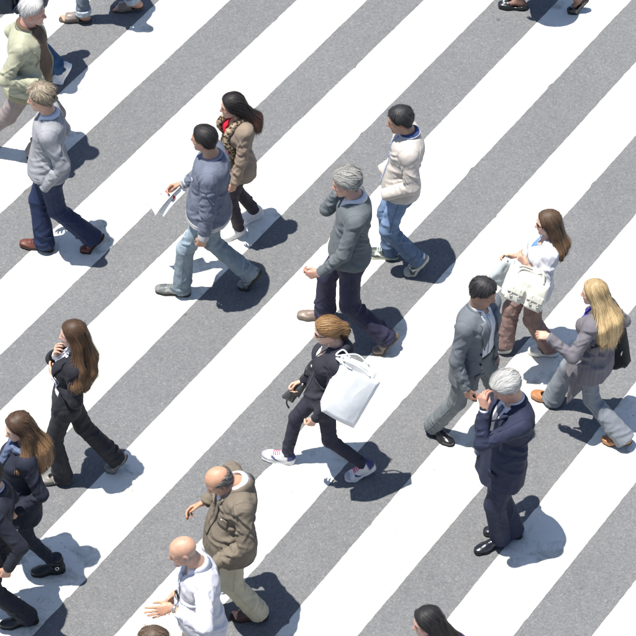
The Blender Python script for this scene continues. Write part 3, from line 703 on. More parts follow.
    def build_body(s):
        sp = s.sp; skin = np.asarray(sp['skin'], float); parts = []
        lo, hi = s.bbox([s.H, s.N, s.S['L'], s.S['R'], s.tp(0, .1, .62), s.tp(0, -.1, .62)], .05); hi = np.maximum(hi, s.H + .15); lo = np.minimum(lo, s.H - .15); lo[2] = s.tp(0, 0, .62)[2] - .03
        v, q = nets(s.head_field, lo, hi, .0069 * sp.get('lod', 1))
        L = ((v - s.H) @ s.Rh) / s.hs; X = np.abs(L[:, 0]); y, z = L[:, 1], L[:, 2]; face = sp.get('face', {})
        c = np.tile(skin, (len(v), 1)); n = noise(L * 30 + s.seed)[:, None]
        g = lambda *a: np.exp(-sum(((u - m) / w) ** 2 for u, m, w in a))[:, None]
        mixc = lambda c, t, w: c * (1 - np.clip(w, 0, 1)) + np.asarray(t) * np.clip(w, 0, 1)
        red = skin * np.array([1.05, .72, .68])
        c = mixc(c, red, .55 * g((X, .042, .022), (y, .07, .035), (z, -.022, .024)) + .6 * g((X, 0, .015), (y, .118, .02), (z, -.03, .018)) + .7 * g((X, .082, .012), (y, -.012, .03), (z, -.002, .035)))
        inh = ((y > .05) & (z > -.13))[:, None]
        c = mixc(c, np.array(face.get('lips', skin * np.array([.82, .45, .43]))), inh * (1.1 * g((X, 0, .020), (z, -.061, .0085))))
        br = np.asarray(sp.get('brow', np.asarray(sp['hair']['col']) * .7))
        c = mixc(c, br, inh * 1.0 * np.exp(-((z - (.026 - .25 * np.abs(X - .03))) / .0055) ** 2)[:, None] * (sstep(.010, .016, X) * sstep(.056, .046, X))[:, None] * .85)
        eye = np.linalg.norm(np.stack([X, y, z], 1) - np.array([.031, .0755, .005]), axis=1) < .0150
        slit = np.abs(z - .004) < .0062
        c[eye & slit & (y > .078)] = (.55, .52, .5); c[eye & slit & (np.abs(X - .031) < .0068) & (y > .078)] = (.02, .014, .01)
        c = mixc(c, skin * np.array([.5, .42, .4]), inh * .55 * g((X, .031, .022), (y, .09, .02), (z, -.004, .012)))
        if 'stubble' in face:
            col, am = face['stubble']; jaw = sstep(-.025, -.06, z) * sstep(-.135, -.11, z) * sstep(-.03, .01, y) * (1 - np.exp(-((X / .02) ** 2 + ((z + .061) / .008) ** 2)))
            mou = np.exp(-(X / .03) ** 2 - ((z + .047) / .008) ** 2) * (y > .07); c = mixc(c, col, (am * np.maximum(jaw, mou))[:, None] * (.8 + .6 * n))
        if 'goatee' in face:
            w = sstep(-.066, -.078, z) * sstep(-.15, -.130, z) * sstep(.03, .05, X * -1 + .065) * (y > .035); mu = np.exp(-(X / .026) ** 2 - ((z + .0475) / .007) ** 2) * (y > .07)
            c = mixc(c, face['goatee'], np.maximum(w, mu)[:, None] * (.85 + .5 * n))
        if 'scalp' in face:     # clipped hair left on sides and back of a bald head
            col, am = face['scalp']; zl = np.interp(y, [-.12, -.08, -.03, .03], [.02, .03, .035, .035]); w = sstep(.01, -.012, z - zl) * sstep(-.075, -.055, z) * sstep(.025, .005, y); c = mixc(c, col, (w * am)[:, None] * (.8 + .5 * n))
        parts.append((v, q, c))
        for sd in 'LR':
            a = sp['arms'][sd]
            if a.get('hand', 1): parts.append(s.hand_mesh(sd, a))
        def rest(p):
            d = s.torso(p, -.012, -.25, .9)
            for sd in 'LR':
                d = smin(d, smin(cone(p, s.hipj[sd], s.knee[sd], .068 * s.k, .048 * s.k), cone(p, s.knee[sd], s.ank[sd], .046 * s.k, .032 * s.k), .03), .04)
                d = smin(d, smin(cone(p, s.S[sd], s.E[sd], .04 * s.k, .034 * s.k), cone(p, s.E[sd], s.W[sd], .033 * s.k, .025 * s.k), .02), .03)
            return d
        lo, hi = s.bbox([s.P, s.N, *s.S.values(), *s.E.values(), *s.W.values(), *s.knee.values(), *s.ank.values()], .14)
        v, q = nets(rest, lo, hi, .022); parts.append((v, q, skin))
        if 'bare_feet' in sp:
            for sd in 'LR': parts.append(s.foot_skin(sd, sp['bare_feet']))
        v, q, c = joinm(parts)
        return mk('body', v, q, M['skin'], s.root, c, base=s.base)
    def foot_xf(s, sd, v):
        heel, fx, pit = s.foot[sd]; xb = .72 * s.fl; a = pit * sstep(xb + .03, xb - .04, v[:, 0]); dx = v[:, 0] - xb; z = v[:, 2]
        x2 = xb + dx * np.cos(a) + z * np.sin(a); z2 = -dx * np.sin(a) + z * np.cos(a); fy = np.array([-fx[1], fx[0], 0])
        return heel + np.outer(x2, fx) + np.outer(v[:, 1], fy) + np.outer(z2, UP)
    def foot_skin(s, sd, col):
        sg = 1 if sd == 'L' else -1; f_ = s.fl; V = lambda *a: np.array(a)
        def f(p):
            d = smin(ell(p, V(.10 * f_ + .02, 0, .045), (.045, .030, .045)), cone(p, V(.25 * f_, 0, .075), V(.70 * f_, 0, .036), .033, .022), .03)
            d = smin(d, ell(p, V(.72 * f_, 0, .028), (.05, .040, .018)), .02)
            for i in range(5):
                y = sg * -(.028 - i * .0145); x1 = f_ * (.945 - .028 * i - (.0 if i else .01)); d = smin(d, cone(p, V(.74 * f_, y, .027), V(x1, y, .021), .0095, .0095 if i else .012), .005)
            d = smin(d, cone(p, V(.25 * f_, 0, .075), V(.25 * f_, 0, .20), .036, .040), .03)
            return d
        v, q = nets(f, (-.02, -.06, 0), (f_ + .03, .06, .22), .0055)
        if 'foot_fit' in s.sp: v = v * np.array([.93, .80, .84]) + np.array([.008, 0, .010])       # inside a closed shoe
        c = np.tile(np.asarray(col, float), (len(v), 1)); return s.foot_xf(sd, v), q, c
# ------------------------------------------------------------------ shoes
def outline(p, f_, grow=0.0):
    """flat footprint distance, x from heel to toe"""
    V = lambda *a: np.array(a); q = p[:, :2]
    c2 = lambda a, b, ra, rb: cone(np.c_[q, np.zeros(len(q))], V(*a, 0), V(*b, 0), ra, rb)
    d = c2((.036, 0), (.30 * f_, 0), .033, .029); d = smin(d, c2((.30 * f_, 0), (.70 * f_, 0), .029, .043), .03)
    d = smin(d, c2((.72 * f_, 0), (f_ - .036, .004), .043, .034), .02); return d - grow
def shoe(s, sd, kind, col, sole, accent=None, mat='leather'):
    f_ = s.fl; V = lambda *a: np.array(a); sg = 1 if sd == 'L' else -1
    sh = {'dress': .024, 'sneaker': .032, 'boot': .028, 'flat': .012, 'slipper': .026, 'pump': .02}[kind]
    def upper(p):
        d = smin(ell(p, V(.052, 0, .052), (.054, .036, .058)), cone(p, V(.26 * f_, 0, .066), V(.66 * f_, 0, .040), .040, .033), .03)
        d = smin(d, ell(p, V(f_ - .068, .003 * sg, .034), (.068, .041, .030 if kind != 'sneaker' else .036)), .025)
        d = smin(d, np.maximum(outline(p, f_, -.002), np.abs(p[:, 2] - .03) - .018), .012)
        if kind == 'sneaker': d = d - .004; d = smin(d, cone(p, V(.24 * f_, 0, .07), V(.25 * f_, 0, .098), .040, .042), .02)
        if kind == 'boot': d = smin(d, cone(p, V(.24 * f_, 0, .07), V(.25 * f_, 0, .17), .043, .05, flat=True), .02)
        d = smax(d, sh - .004 - p[:, 2], .003)
        if kind in ('dress',): d = smax(d, p[:, 2] - .088, .004)
        if kind in ('flat', 'pump'):
            op = np.maximum(cone(p * V(1, 1, 0), V(.045, 0, 0), V(.56 * f_, 0, 0), .027, .029), .03 - p[:, 2])
            d = smax(np.maximum(d - .003, p[:, 2] - (.050 - .012 * sstep(.15 * f_, .4 * f_, p[:, 0]) + .04 * sstep(.5 * f_, .62 * f_, p[:, 0]))), -op, .003)
        if kind == 'slipper': d = np.maximum(d - .006, np.maximum(.36 * f_ - p[:, 0], p[:, 0] - .80 * f_))
        return d
    v, q = nets(upper, (-.015, -.07, 0), (f_ + .02, .07, .21), .0066)
    c = np.tile(np.asarray(col, float), (len(v), 1))
    if kind == 'sneaker' and accent is not None:
        w = sstep(.012, .006, np.abs(v[:, 2] - .045 - .02 * np.sin(v[:, 0] * 45))) * sstep(.35 * f_, .4 * f_, v[:, 0]) * sstep(.72 * f_, .66 * f_, v[:, 0]) + sstep(.22 * f_, .16 * f_, v[:, 0]) * sstep(.05, .06, v[:, 2])
        w += sstep(.84 * f_, .9 * f_, v[:, 0]) * .5; w = np.clip(w, 0, 1)[:, None]; c = c * (1 - w) + np.asarray(accent) * w
    o = mk('shoe', s.foot_xf(sd, v), q, M[mat], s.root, c, base=s.base)
    def solef(p):
        hh = np.where(p[:, 0] < .3 * f_, 0.0, 0.006 if kind in ('dress', 'boot', 'pump') else 0.0)
        return smax(outline(p, f_, .004 if kind != 'flat' else .001), np.maximum(p[:, 2] - sh, hh + .001 - p[:, 2]), .004)
    v, q = nets(solef, (-.015, -.07, -.01), (f_ + .02, .07, .05), .0078)
    mk('sole', s.foot_xf(sd, v), q, M['rubber'], o, np.asarray(sole), base=s.base)
    if kind in ('sneaker', 'dress') and accent is not None:
        for i in range(4):
            x = f_ * (.44 + .06 * i)
            pth = np.array([(x + .006 - abs(yy) * .2, yy, .15) for yy in (-.026, -.014, 0, .014, .026)])
            for _ in range(24): pth[:, 2] -= np.maximum(upper(pth) - .001, -.02) * .8
            v, q = tube(s.foot_xf(sd, pth), .0036, 6); mk('lace', v, q, M['cotton'], o, np.asarray(s.sp.get('lace', accent)), base=s.base)
    return o
# ------------------------------------------------------------------ hair
HL = {'short': ([-.13, -.085, -.05, -.02, .0, .03, .05, .072, .11], [-.062, -.060, -.045, -.005, .012, .018, .040, .074, .088]),
      'recede': ([-.13, -.085, -.05, -.02, .0, .03, .045, .06, .11], [-.062, -.060, -.045, -.005, .012, .03, .070, .092, .11]),
      'long': ([-.13, -.06, -.02, .01, .03, .05, .065, .08, .11], [-.12, -.12, -.10, -.07, -.045, .0, .045, .078, .09]),
      'fringe': ([-.13, -.085, -.05, -.02, .0, .03, .05, .11], [-.062, -.060, -.045, -.005, .008, .02, .1, .2])}
def hair(s):
    hp = s.sp['hair']; st = hp['style']
    if st == 'none': return
    hx, hz = HL[hp.get('line', 'short')]; th = hp.get('th', .02); lump = hp.get('lump', .006) * .45; fr = hp.get('freq', 30); top = hp.get('top')
    mass = []      # long hair hanging from the head: given in head space (x left, y forward, z up) metres, rides on the back of the body
    for ch in hp.get('mass', []):
        pts = [(s.H + s.Rh @ (np.array(q[:3]) * s.hs) if q[4] == 'h' else s.tp(q[0], q[1], q[2])) for q in ch]
        mass += [(pts[i], pts[i+1], ch[i][3], ch[i+1][3]) for i in range(len(ch) - 1)]
    def f(p, ns=True):
        q = ((p - s.H) @ s.Rh) / s.hs
        d = ell(q, np.array([0, -.012, .036]), (.0765, .099, .086))
        d = smin(d, ell(q, np.array([0, -.02, -.02]), (.072, .075, .07)), .03)
        t_ = th * (.45 + .75 * sstep(-.06, .09, q[:, 2])) * (1 + hp.get('quiff', 0) * sstep(.0, .07, q[:, 1]))
        hl = q[:, 2] - np.interp(q[:, 1], hx, hz) + (noise(q * 45 + s.seed) * .006 if ns else 0)
        d = d - t_ * (.12 + .88 * sstep(-.004, .036, hl))
        d = smax(d, -hl, .010)
        if top is not None: d = smax(d, q[:, 2] - top + .12 * np.maximum(0, -q[:, 1] - .06), .006)
        d = d * s.hs
        for a, b, ra, rb in mass: d = smin(d, cone(p, a, b, ra, rb), .03)
        if mass: d = smax(d, -(s.head_skin(p) + .002), .006) if hp.get('cutface', 1) else d
        if ns and lump: d = d - lump * noise(q * fr * np.array([1, 1, hp.get('stretch', 1.0)]) + s.seed * 3.3) - lump * .5 * noise(q * fr * 2.1 + 7)
        return d
    pts = [s.H - .17 * np.ones(3), s.H + .17 * np.ones(3)] + [m[1] for m in mass]
    lo, hi = s.bbox(pts, .06 if mass else .0)
    v, q = nets(f, lo, hi, .0092 if mass else .0080)
    col = np.asarray(hp['col'], float); rng = s.rng; c2 = np.asarray(hp.get('col2', col * 1.6)); tip = hp.get('tip')
    Lq = ((v - s.H) @ s.Rh) / s.hs
    w = np.clip(.5 + .7 * noise(Lq * np.array([60, 60, 12]) + 3), 0, 1)[:, None]; cv = col * (1 - w * .5) + c2 * w * .5
    def ramp(z, c):
        if tip is None: return c
        w = sstep(-.05, hp.get('tipz', -.3), z)[:, None]; return c * (1 - w) + np.asarray(tip) * w * (c / (col + 1e-6)).mean(1)[:, None].clip(.5, 1.8)
    parts = [(v, q, ramp(Lq[:, 2], cv) * .8)]  # base layer's colour darkened, painting in the shade between strands
    # strands laid along the surface
    n = int(hp.get('n', 620) * (2.6 if not mass else 1.9)); steps = hp.get('steps', 9); ds = hp.get('ds', .011); st0 = steps; steps = max(5, int(steps * .58)); ds = ds * st0 / steps; wd = hp.get('wd', .0022) * .46
    src = v[rng.choice(len(v), n)]; g = grads(f, src); P_ = src + g * .001; tr = [P_]; nr = [g]
    cr = np.array(hp.get('crown', (0, -.03, .14))); pull = np.array(hp.get('pull', (0, -.25, -.6))); cw = hp.get('cw', 1.0); curl = hp.get('curl', .15)
    lift = rng.uniform(0.0, 1, n) ** 3 * hp.get('lift', .010) + .0004; lift = lift + (rng.uniform(0, 1, n) < .05) * rng.uniform(.004, .018, n); part = hp.get('part')
    for i in range(steps):
        q_ = ((P_ - s.H) @ s.Rh) / s.hs; dv = q_ - cr; dv /= np.linalg.norm(dv, axis=1)[:, None] + 1e-6
        near = np.exp(-np.maximum(0, -q_[:, 2] - .02) / .04)[:, None]
        fl = dv * cw * near + pull
        if part is not None: fl = fl + np.stack([np.sign(q_[:, 0] - part) * np.exp(-np.abs(q_[:, 0] - part) / .04) * near[:, 0] * 1.2, 0 * dv[:, 0], 0 * dv[:, 0]], 1)
        fl = fl + curl * np.stack([noise(q_ * 22 + 1.3 * s.seed), noise(q_ * 22 + 40), noise(q_ * 22 + 80)], 1) * 2
        fw = fl @ s.Rh.T; fw = fw * near + (fw * .3 + np.array([0, 0, -1.0]) + curl * rng.normal(size=fw.shape) * .2) * (1 - near)
        gr = grads(f, P_); fw = fw - gr * (fw * gr).sum(1)[:, None]; fw /= np.linalg.norm(fw, axis=1)[:, None] + 1e-6
        P_ = P_ + fw * ds; dd = f(P_); gr = grads(f, P_); P_ = P_ - gr * np.clip(dd - lift * (.25 + .75 * min(1, (i + 1) / 3)), -.010, .010)[:, None]; tr.append(P_); nr.append(gr)
    tr = np.array(tr); nr = np.array(nr)
    if mass:
        z = v[:, 2] - s.H[2]; lowv = v[z < np.quantile(z, .10)]; ne = 320; src = lowv[rng.choice(len(lowv), ne)]; ln = rng.uniform(.02, .085, ne); dr = np.array([0, 0, -1.0]) + rng.normal(size=(ne, 3)) * np.array([.16, .16, .05])
        wv = rng.normal(size=(ne, 3)) * np.array([1, 1, 0]); uu = np.linspace(-.4, 1, steps + 1)
        e = np.array([src + dr * (ln * a)[:, None] + wv * (.008 * hp.get('curl', .2) * np.sin(a * 5))[..., None] for a in uu]); tr = np.concatenate([tr, e], 1)
        eo = nrm(-s.F + .3 * UP); nr = np.concatenate([nr, np.broadcast_to(eo, e.shape)], 1); n += ne
    tg = np.gradient(tr, axis=0); sdv = np.cross(tg, nr); sdv /= np.linalg.norm(sdv, axis=2)[..., None] + 1e-9
    tp_ = np.linspace(0, 1, steps + 1); ww = (wd * np.minimum(1, 4 * (tp_ + .08)) * np.minimum(1, 3 * (1.04 - tp_)))[:, None, None] * rng.uniform(.6, 1.3, n)[None, :, None]
    A_ = tr - sdv * ww; C_ = tr + sdv * ww + nr * ww * .15
    VV = np.stack([A_, C_], 2).transpose(1, 0, 2, 3).reshape(-1, 3); k = steps + 1
    b0 = (np.arange(n)[:, None] * k * 2 + np.arange(steps)[None] * 2).ravel(); QQ = np.stack([b0, b0 + 1, b0 + 3, b0 + 2], 1)
    mixr = rng.uniform(0, 1, n) ** 1.5; cs = col * (1 - mixr[:, None]) + c2 * mixr[:, None]; cs = np.repeat(cs, k * 2, 0)
    parts.append((VV, QQ, ramp((((VV - s.H) @ s.Rh) / s.hs)[:, 2], cs)))
    V_, Q_, C_ = joinm(parts); o = mk('hair', V_, Q_, M['hair'], s.root, C_, base=s.base); return o
def head_skin(s, p):
    q = ((p - s.H) @ s.Rh) / s.hs; V = lambda *a: np.array(a)
    return smin(ell(q, V(0, .05, -.03), (.058, .066, .095)), ell(q, V(0, .05, .02), (.06, .05, .06)), .02) * s.hs
Person.shoe = shoe; Person.build_hair = hair; Person.head_skin = head_skin
def glasses(s, up=0.0, y=0.0, col=(.01, .01, .012)):
    """sunglasses on the face, or pushed up by `up` metres"""
    Z = lambda x, yy, z: s.H + s.Rh @ (np.array([x, yy, z]) * s.hs); V, Q = [], []; parts = []
    for sg in (1, -1):
        cx = sg * .032; gr = []
        for r in np.linspace(0, 1, 4):
            row = [Z(cx + .027 * r * math.cos(a), .101 + y - .18 * abs(.6 * r * math.cos(a) * .027 + .03) - .0, .006 + up + .020 * r * math.sin(a)) for a in np.linspace(0, 2 * math.pi, 17)]
            gr.append(row)
        v, q = sheet(np.array(gr), .003, np.broadcast_to(s.Rh[:, 1], (4, 17, 3))); parts.append((v, q))
    fr = None
    for v, q in parts:
        if fr is None: fr = mk('sunglasses', v, q, M['lens'], s.root, np.asarray(col), base=s.base)
        else: mk('lens', v, q, M['lens'], fr, np.asarray(col), base=s.base)
    for sg in (1, -1):
        v, q = tube([Z(sg * .060, .086 + y, .012 + up), Z(sg * .076, .04 + y, .012 + up), Z(sg * .080, -.01 + y, .006 + up)], .0028, 6); mk('temple', v, q, M['lens'], fr, np.asarray(col), base=s.base)
    v, q = tube([Z(-.012, .098 + y, .012 + up), Z(0, .104 + y, .013 + up), Z(.012, .098 + y, .012 + up)], .002, 6); mk('bridge', v, q, M['lens'], fr, np.asarray(col), base=s.base)
Person.glasses = glasses
# openings cut into the front of a garment: half width by height t
def opening(tab, x0=0.0):
    ts = np.array([a for a, b in tab]); ws = np.array([b for a, b in tab])
    def f(s, p, d):
        x, y, t = s.tc(p); w = np.interp(t, ts, ws, left=-1, right=ws[-1]); w = np.where(t < ts[0], -1, w)
        return smax(d, -np.maximum(np.abs(x - x0) - w, -y + .01), .004)
    return f
# ------------------------------------------------------------------ the people, read off the photograph (image points in its 636-pixel frame)
def C3(*a): return np.array(a, float)
def fade(s, amt=.6):
    """worn denim: paler on thighs and knees"""
    def f(v, c):
        w = np.zeros(len(v))
        for sd in 'LR':
            m = (s.hipj[sd] * .55 + s.knee[sd] * .45) + s.F * .07; w += np.exp(-(np.linalg.norm(v - m, axis=1) / .15) ** 2); w += .6 * np.exp(-(np.linalg.norm(v - s.knee[sd] - s.F * .05, axis=1) / .10) ** 2)
        w = w * (.75 + .5 * noise(v * 14)); return c * (1 + amt * np.clip(w, 0, 1.3)[:, None])
    return f
def lapels(s, g, tab, col, parent, wide=.075, lo=.42, hi=.93, mat='suit'):
    ts = [a for a, b in tab]; ws = [b for a, b in tab]; tt = np.linspace(lo, hi, 9)
    for sg in (1, -1):
        w = np.interp(tt, ts, ws) - .004; u = (tt - lo) / (hi - lo); prof = wide * np.minimum(u / .72, 1) * np.where(u > .80, .62, 1)
        s.patch('lapel', g, np.c_[sg * w, tt], np.c_[sg * (w + .006 + prof), tt], col, mat, parent, m=5, n=22, off=.008, thick=.006)
def suit(s, col, shirt, tab, tie=None, tcol=None, t0=-.32, ease=.030, btn=(.02, .02, .022), shcol=None, ext=0.0, leg=(.098, .078, .083), seed=1, mat='suit', vs=.0085, twr=.013, flaps=1):
    sh = dict(ease=.006, t0=.0, sl=(.045, .04, .036), ext=.018 if not isinstance(ext, dict) else {k: v + .018 for k, v in ext.items()}, col=shirt, mat='shirt', wr=.004, twr=.007)
    so_ = s.build_top('shirt', sh, vs=.0125); s.collar('collar', shirt if shcol is None else shcol, 'shirt', so_, r=.064, h=.036, fall=.032, spread=.004)
    g = dict(ease=ease, t0=t0, sl=(.082, .068, .053), ext=ext, col=col, mat=mat, drop=.012, flare=.0, carve=opening(tab), seed=seed, wr=.010, twr=twr)
    j = s.build_top('jacket', g, vs=vs); lapels(s, g, tab, np.asarray(col) * 1.04, j)
    s.collar('jacket_collar', col, mat, j, r=.074, h=.036, fall=.045, spread=.010, gap=.75, point=.01, lift=-.016, thick=.006)
    for sg in (1, -1) if flaps else (): s.patch('pocket_flap', g, [(sg * .075, -.02), (sg * .15, -.02)], [(sg * .077, -.10), (sg * .15, -.10)], np.asarray(col) * .95, mat, j, m=3, n=8, off=.006)
    if tie is not None:
        s.patch('tie', sh, [(-.016, .95), (-.024, .6), (-.036, .12)], [(.016, .95), (.024, .6), (.036, .12)], tie, 'shirt', so_, m=5, n=20, off=.009, thick=.006)
    else:
        for i in range(5): s.button(sh, 0, .9 - .14 * i, (.8, .8, .78), so_, .005)
    if flaps: s.button(g, -np.interp(.36, *zip(*tab)) - .022, .36, btn, j, .010); s.button(g, -np.interp(.18, *zip(*tab)) - .022, .18, btn, j, .010)
    s.build_trousers(dict(leg=leg, mat='suit', col=tcol if tcol is not None else col))
    return sh, g, j
PEOPLE = {}
def person(name, **kw):
    def deco(fn): PEOPLE[name] = (dict(kw, name=name), fn); return fn
    return deco
PALE, TAN_, OLIVE = C3(.52, .345, .265), C3(.44, .275, .20), C3(.34, .205, .14)
GREYH, DARKH, BROWNH = C3(.30, .29, .27), C3(.012, .011, .012), C3(.045, .025, .014)

@person('cream_jacket', label='white-haired man in a cream zip jacket over a brown sweater, walking right', sex='m', yaw=-12, seed=11, skin=C3(.45, .26, .21),
    feet={'L': ((62,160), -4, 0), 'R': ((-10,151), -4, 48)}, hip=28, neck=27, head=(33,11), look=(-12, 10, 0), belly=.055, w=1.05,
    arms={'R': dict(w=(38,84), lat=-.22, hand=0, pole=(-1,.3,-.3)), 'L': dict(rel=(-.12,.03,-.46), hand=0)},
    hair=dict(style='short', col=(.44,.43,.42), col2=(.62,.61,.60), th=.014, lump=.003, n=520, curl=.1), face=dict(stubble=((.40,.35,.33), .35)))
def _(s):
    s.build_body(); s.build_hair()
    sw = dict(ease=.026, t0=-.10, sl=(.05,.045,.04), ext=0, col=C3(.105,.072,.052), mat='knit', drop=.02, wr=.005, twr=.009); i = s.build_top('sweater', sw, vs=.010)
    s.collar('collar', C3(.105,.072,.052), 'knit', i, r=.068, h=.045, fall=.01, gap=.1, point=0)
    tab = [(-.3,.115), (.1,.13), (.5,.12), (.8,.085), (1.0,.07)]
    g = dict(ease=.036, t0=-.12, sl=(.088,.076,.058), ext=.0, col=C3(.31,.31,.225), mat='nylon', drop=.035, carve=opening(tab), seed=4, wr=.013, twr=.016); j = s.build_top('jacket', g)
    s.collar('jacket_collar', C3(.33,.33,.24), 'nylon', j, r=.070, h=.04, fall=.05, spread=.018, gap=.8, point=.03, thick=.005)
    s.band('waistband', g, lambda s, p: smax(np.abs(s.tc(p)[2] + .085) - .06, .10 - np.abs(s.tc(p)[0]) * 1.0 - np.where(s.tc(p)[1] < 0, 1, 0), .001) * .5, .002, C3(.27,.25,.15), 'knit', j)
    s.patch('shoulder_seam', g, [(-.16,.80), (-.12,.60), (-.16,.52)], [(-.165,.80), (-.126,.60), (-.166,.52)], C3(.26,.27,.18), 'nylon', j, m=2, n=12, off=.004)
    s.build_trousers(dict(leg=(.10,.080,.088), mat='suit', col=C3(.22,.185,.18)))
    for sd in 'LR': s.shoe(sd, 'dress', (.05,.03,.02), (.02,.015,.012))

@person('navy_walker', lod=1.5, label='person in dark blue and white-soled shoes half hidden behind the cream jacket', sex='m', h=1.72, yaw=180, seed=12, skin=TAN_,
    feet={'L': ((14,70), 180, 0), 'R': ((53,82), 184, 62)}, hip=30, neck=27, head=None,
    arms={'L': dict(rel=(.12,.05,-.45), hand=0), 'R': dict(rel=(-.08,.05,-.5))}, hair=dict(style='short', col=DARKH, n=150))
def _(s):
    s.build_body(); s.build_hair()
    s.build_top('jacket', dict(ease=.03, t0=-.1, sl=(.08,.07,.055), ext=0, col=C3(.018,.03,.055), mat='nylon', drop=.03, seed=5), vs=.012)
    s.build_trousers(dict(leg=(.092,.072,.078), mat='denim', col=C3(.035,.075,.15)))
    for sd in 'LR': s.shoe(sd, 'sneaker', (.6,.6,.6), (.72,.72,.72))

@person('grey_sweater', label='curly-haired man in a light grey sweater and navy trousers, hand in pocket', sex='m', yaw=180, seed=3, skin=TAN_, w=.98, belly=.01,
    feet={'R': ((20,245), 166, 0), 'L': ((80,252), 188, 50)}, hip=49, neck=49, head=(41,98), look=(178, 10, 0),
    arms={'L': dict(w=(46,186), lat=.19, hand=0, pole=(-1,.2,-.2)), 'R': dict(rel=(.10,.05,-.46))},
    hair=dict(style='curly', col=(.13,.095,.06), col2=(.42,.37,.29), th=.028, lump=.012, freq=32, curl=.9, n=760, wd=.0026), face=dict(nose=.004))
def _(s):
    s.build_body(); s.build_hair(); s.glasses(up=.092, y=-.055)
    g = dict(ease=.028, t0=-.05, sl=(.082,.072,.050), ext=.035, col=C3(.245,.25,.27), mat='knit', drop=.04, seed=1, wr=.014, twr=.017, carve=opening([(.86,.0), (1.0,.055)])); t = s.build_top('sweater', g)
    s.band('hem', g, lambda s, p: np.abs(s.tc(p)[2] + .02) * s.Lt - .024, .002, C3(.22,.225,.245), 'knit', t)
    s.cuff('cuff', g, 'L', .05, .002, C3(.22,.225,.245), 'knit', t)
    s.collar('collar', C3(.46,.51,.60), 'shirt', s.root, r=.066, h=.038, point=.055, spread=.012)
    s.build_trousers(dict(leg=(.104,.084,.096), mat='suit', col=C3(.014,.023,.060), wr=.014))
    for sd in 'LR': s.shoe(sd, 'dress', (.095,.03,.02), (.025,.018,.014), accent=(.06,.02,.015))

@person('rolled_jeans', lod=1.5, label='person in rolled-up grey jeans and brown open-toed slippers at the top edge', sex='m', h=1.74, yaw=176, seed=14, skin=TAN_,
    feet={'L': ((59,20), 176, 0), 'R': ((112,10), 178, 8)}, hip=100, neck=98, head=None, bare_feet=C3(.42,.24,.17),
    arms={'L': dict(rel=(-.1,.06,-.5)), 'R': dict(rel=(.12,.06,-.48))}, hair=dict(style='short', col=DARKH, n=150))
def _(s):
    s.build_body(); s.build_hair()
    s.build_top('shirt', dict(ease=.02, t0=-.1, sl=(.07,.06,.05), ext=0, col=C3(.25,.25,.26), mat='cotton', drop=.03, seed=5), vs=.013)
    g = dict(leg=(.09,.072,.066), mat='denim', col=C3(.12,.145,.18), hem=-.015); t = s.build_trousers(g)
    for sd in 'LR':
        u = nrm(s.ank[sd] - s.knee[sd]); a = s.ank[sd] - u * .065; b = s.ank[sd] - u * .008
        f = lambda p: cone(p, a, b, .073, .074, flat=True, flat0=True); lo, hi = s.bbox([a, b], .1); s.surf('rolled_cuff', f, lo, hi, .007, M['denim'], C3(.36,.40,.45), t, lambda v: noise(v * 30) * .004)
        s.shoe(sd, 'slipper', (.16,.13,.115), (.06,.05,.045))

@person('blue_sweatshirt', label='dark-haired man in a slate blue sweatshirt and faded jeans, looking away', sex='m', yaw=174, seed=5, skin=OLIVE, w=1.05, belly=.015,
    feet={'L': ((155.5,291), 170, 0), 'R': ((238,288), 184, 55)}, hip=209, neck=212, head=(204,139), look=(158, 6, 0),
    arms={'L': dict(w=(203,239), lat=.25, pole=(-1,.35,-.2), hdir=(.25,-.1,-1), curl=(.6,.65,.7,.75)), 'R': dict(w=(183,184), lat=-.22, pole=(-1,.4,-.4), hdir=(1,.0,-.35), palm=(0,-.8,-.5), curl=(.7,.75,.8,.8), thumb=1)},
    hair=dict(style='short', col=DARKH, col2=(.035,.032,.032), th=.014, lump=.003, n=700, wd=.0016, line='short', crown=(0,.06,.13)), face=dict(stubble=((.10,.07,.06), .4)))
def _(s):
    s.build_body(); s.build_hair()
    g = dict(ease=.034, t0=-.10, sl=(.090,.078,.055), ext=.0, col=C3(.115,.129,.172), mat='cotton', drop=.035, seed=6, wr=.017, twr=.019); t = s.build_top('sweatshirt', g)
    s.band('waistband', g, lambda s, p: np.abs(s.tc(p)[2] + .065) * s.Lt - .028, .002, C3(.36,.36,.36), 'knit', t)
    for sd in 'LR': s.cuff('cuff', g, sd, .06, .002, C3(.34,.34,.35), 'knit', t, out=.005)
    s.collar('neckband', C3(.20,.22,.28), 'knit', t, r=.070, h=.022, fall=.01, spread=.004, gap=.02, point=0, lift=-.006, thick=.006)
    s.patch('emblem', g, [(.085,.70), (.115,.70)], [(.088,.66), (.112,.66)], C3(.65,.67,.7), 'shirt', t, m=3, n=5, off=.003, thick=.002)
    s.build_trousers(dict(leg=(.098,.080,.086), mat='denim', col=C3(.165,.205,.24), colf=fade(s, .55), wr=.015))
    for sd in 'LR': s.shoe(sd, 'sneaker', (.075,.085,.085), (.03,.03,.03), accent=(.22,.23,.23), mat='leather')

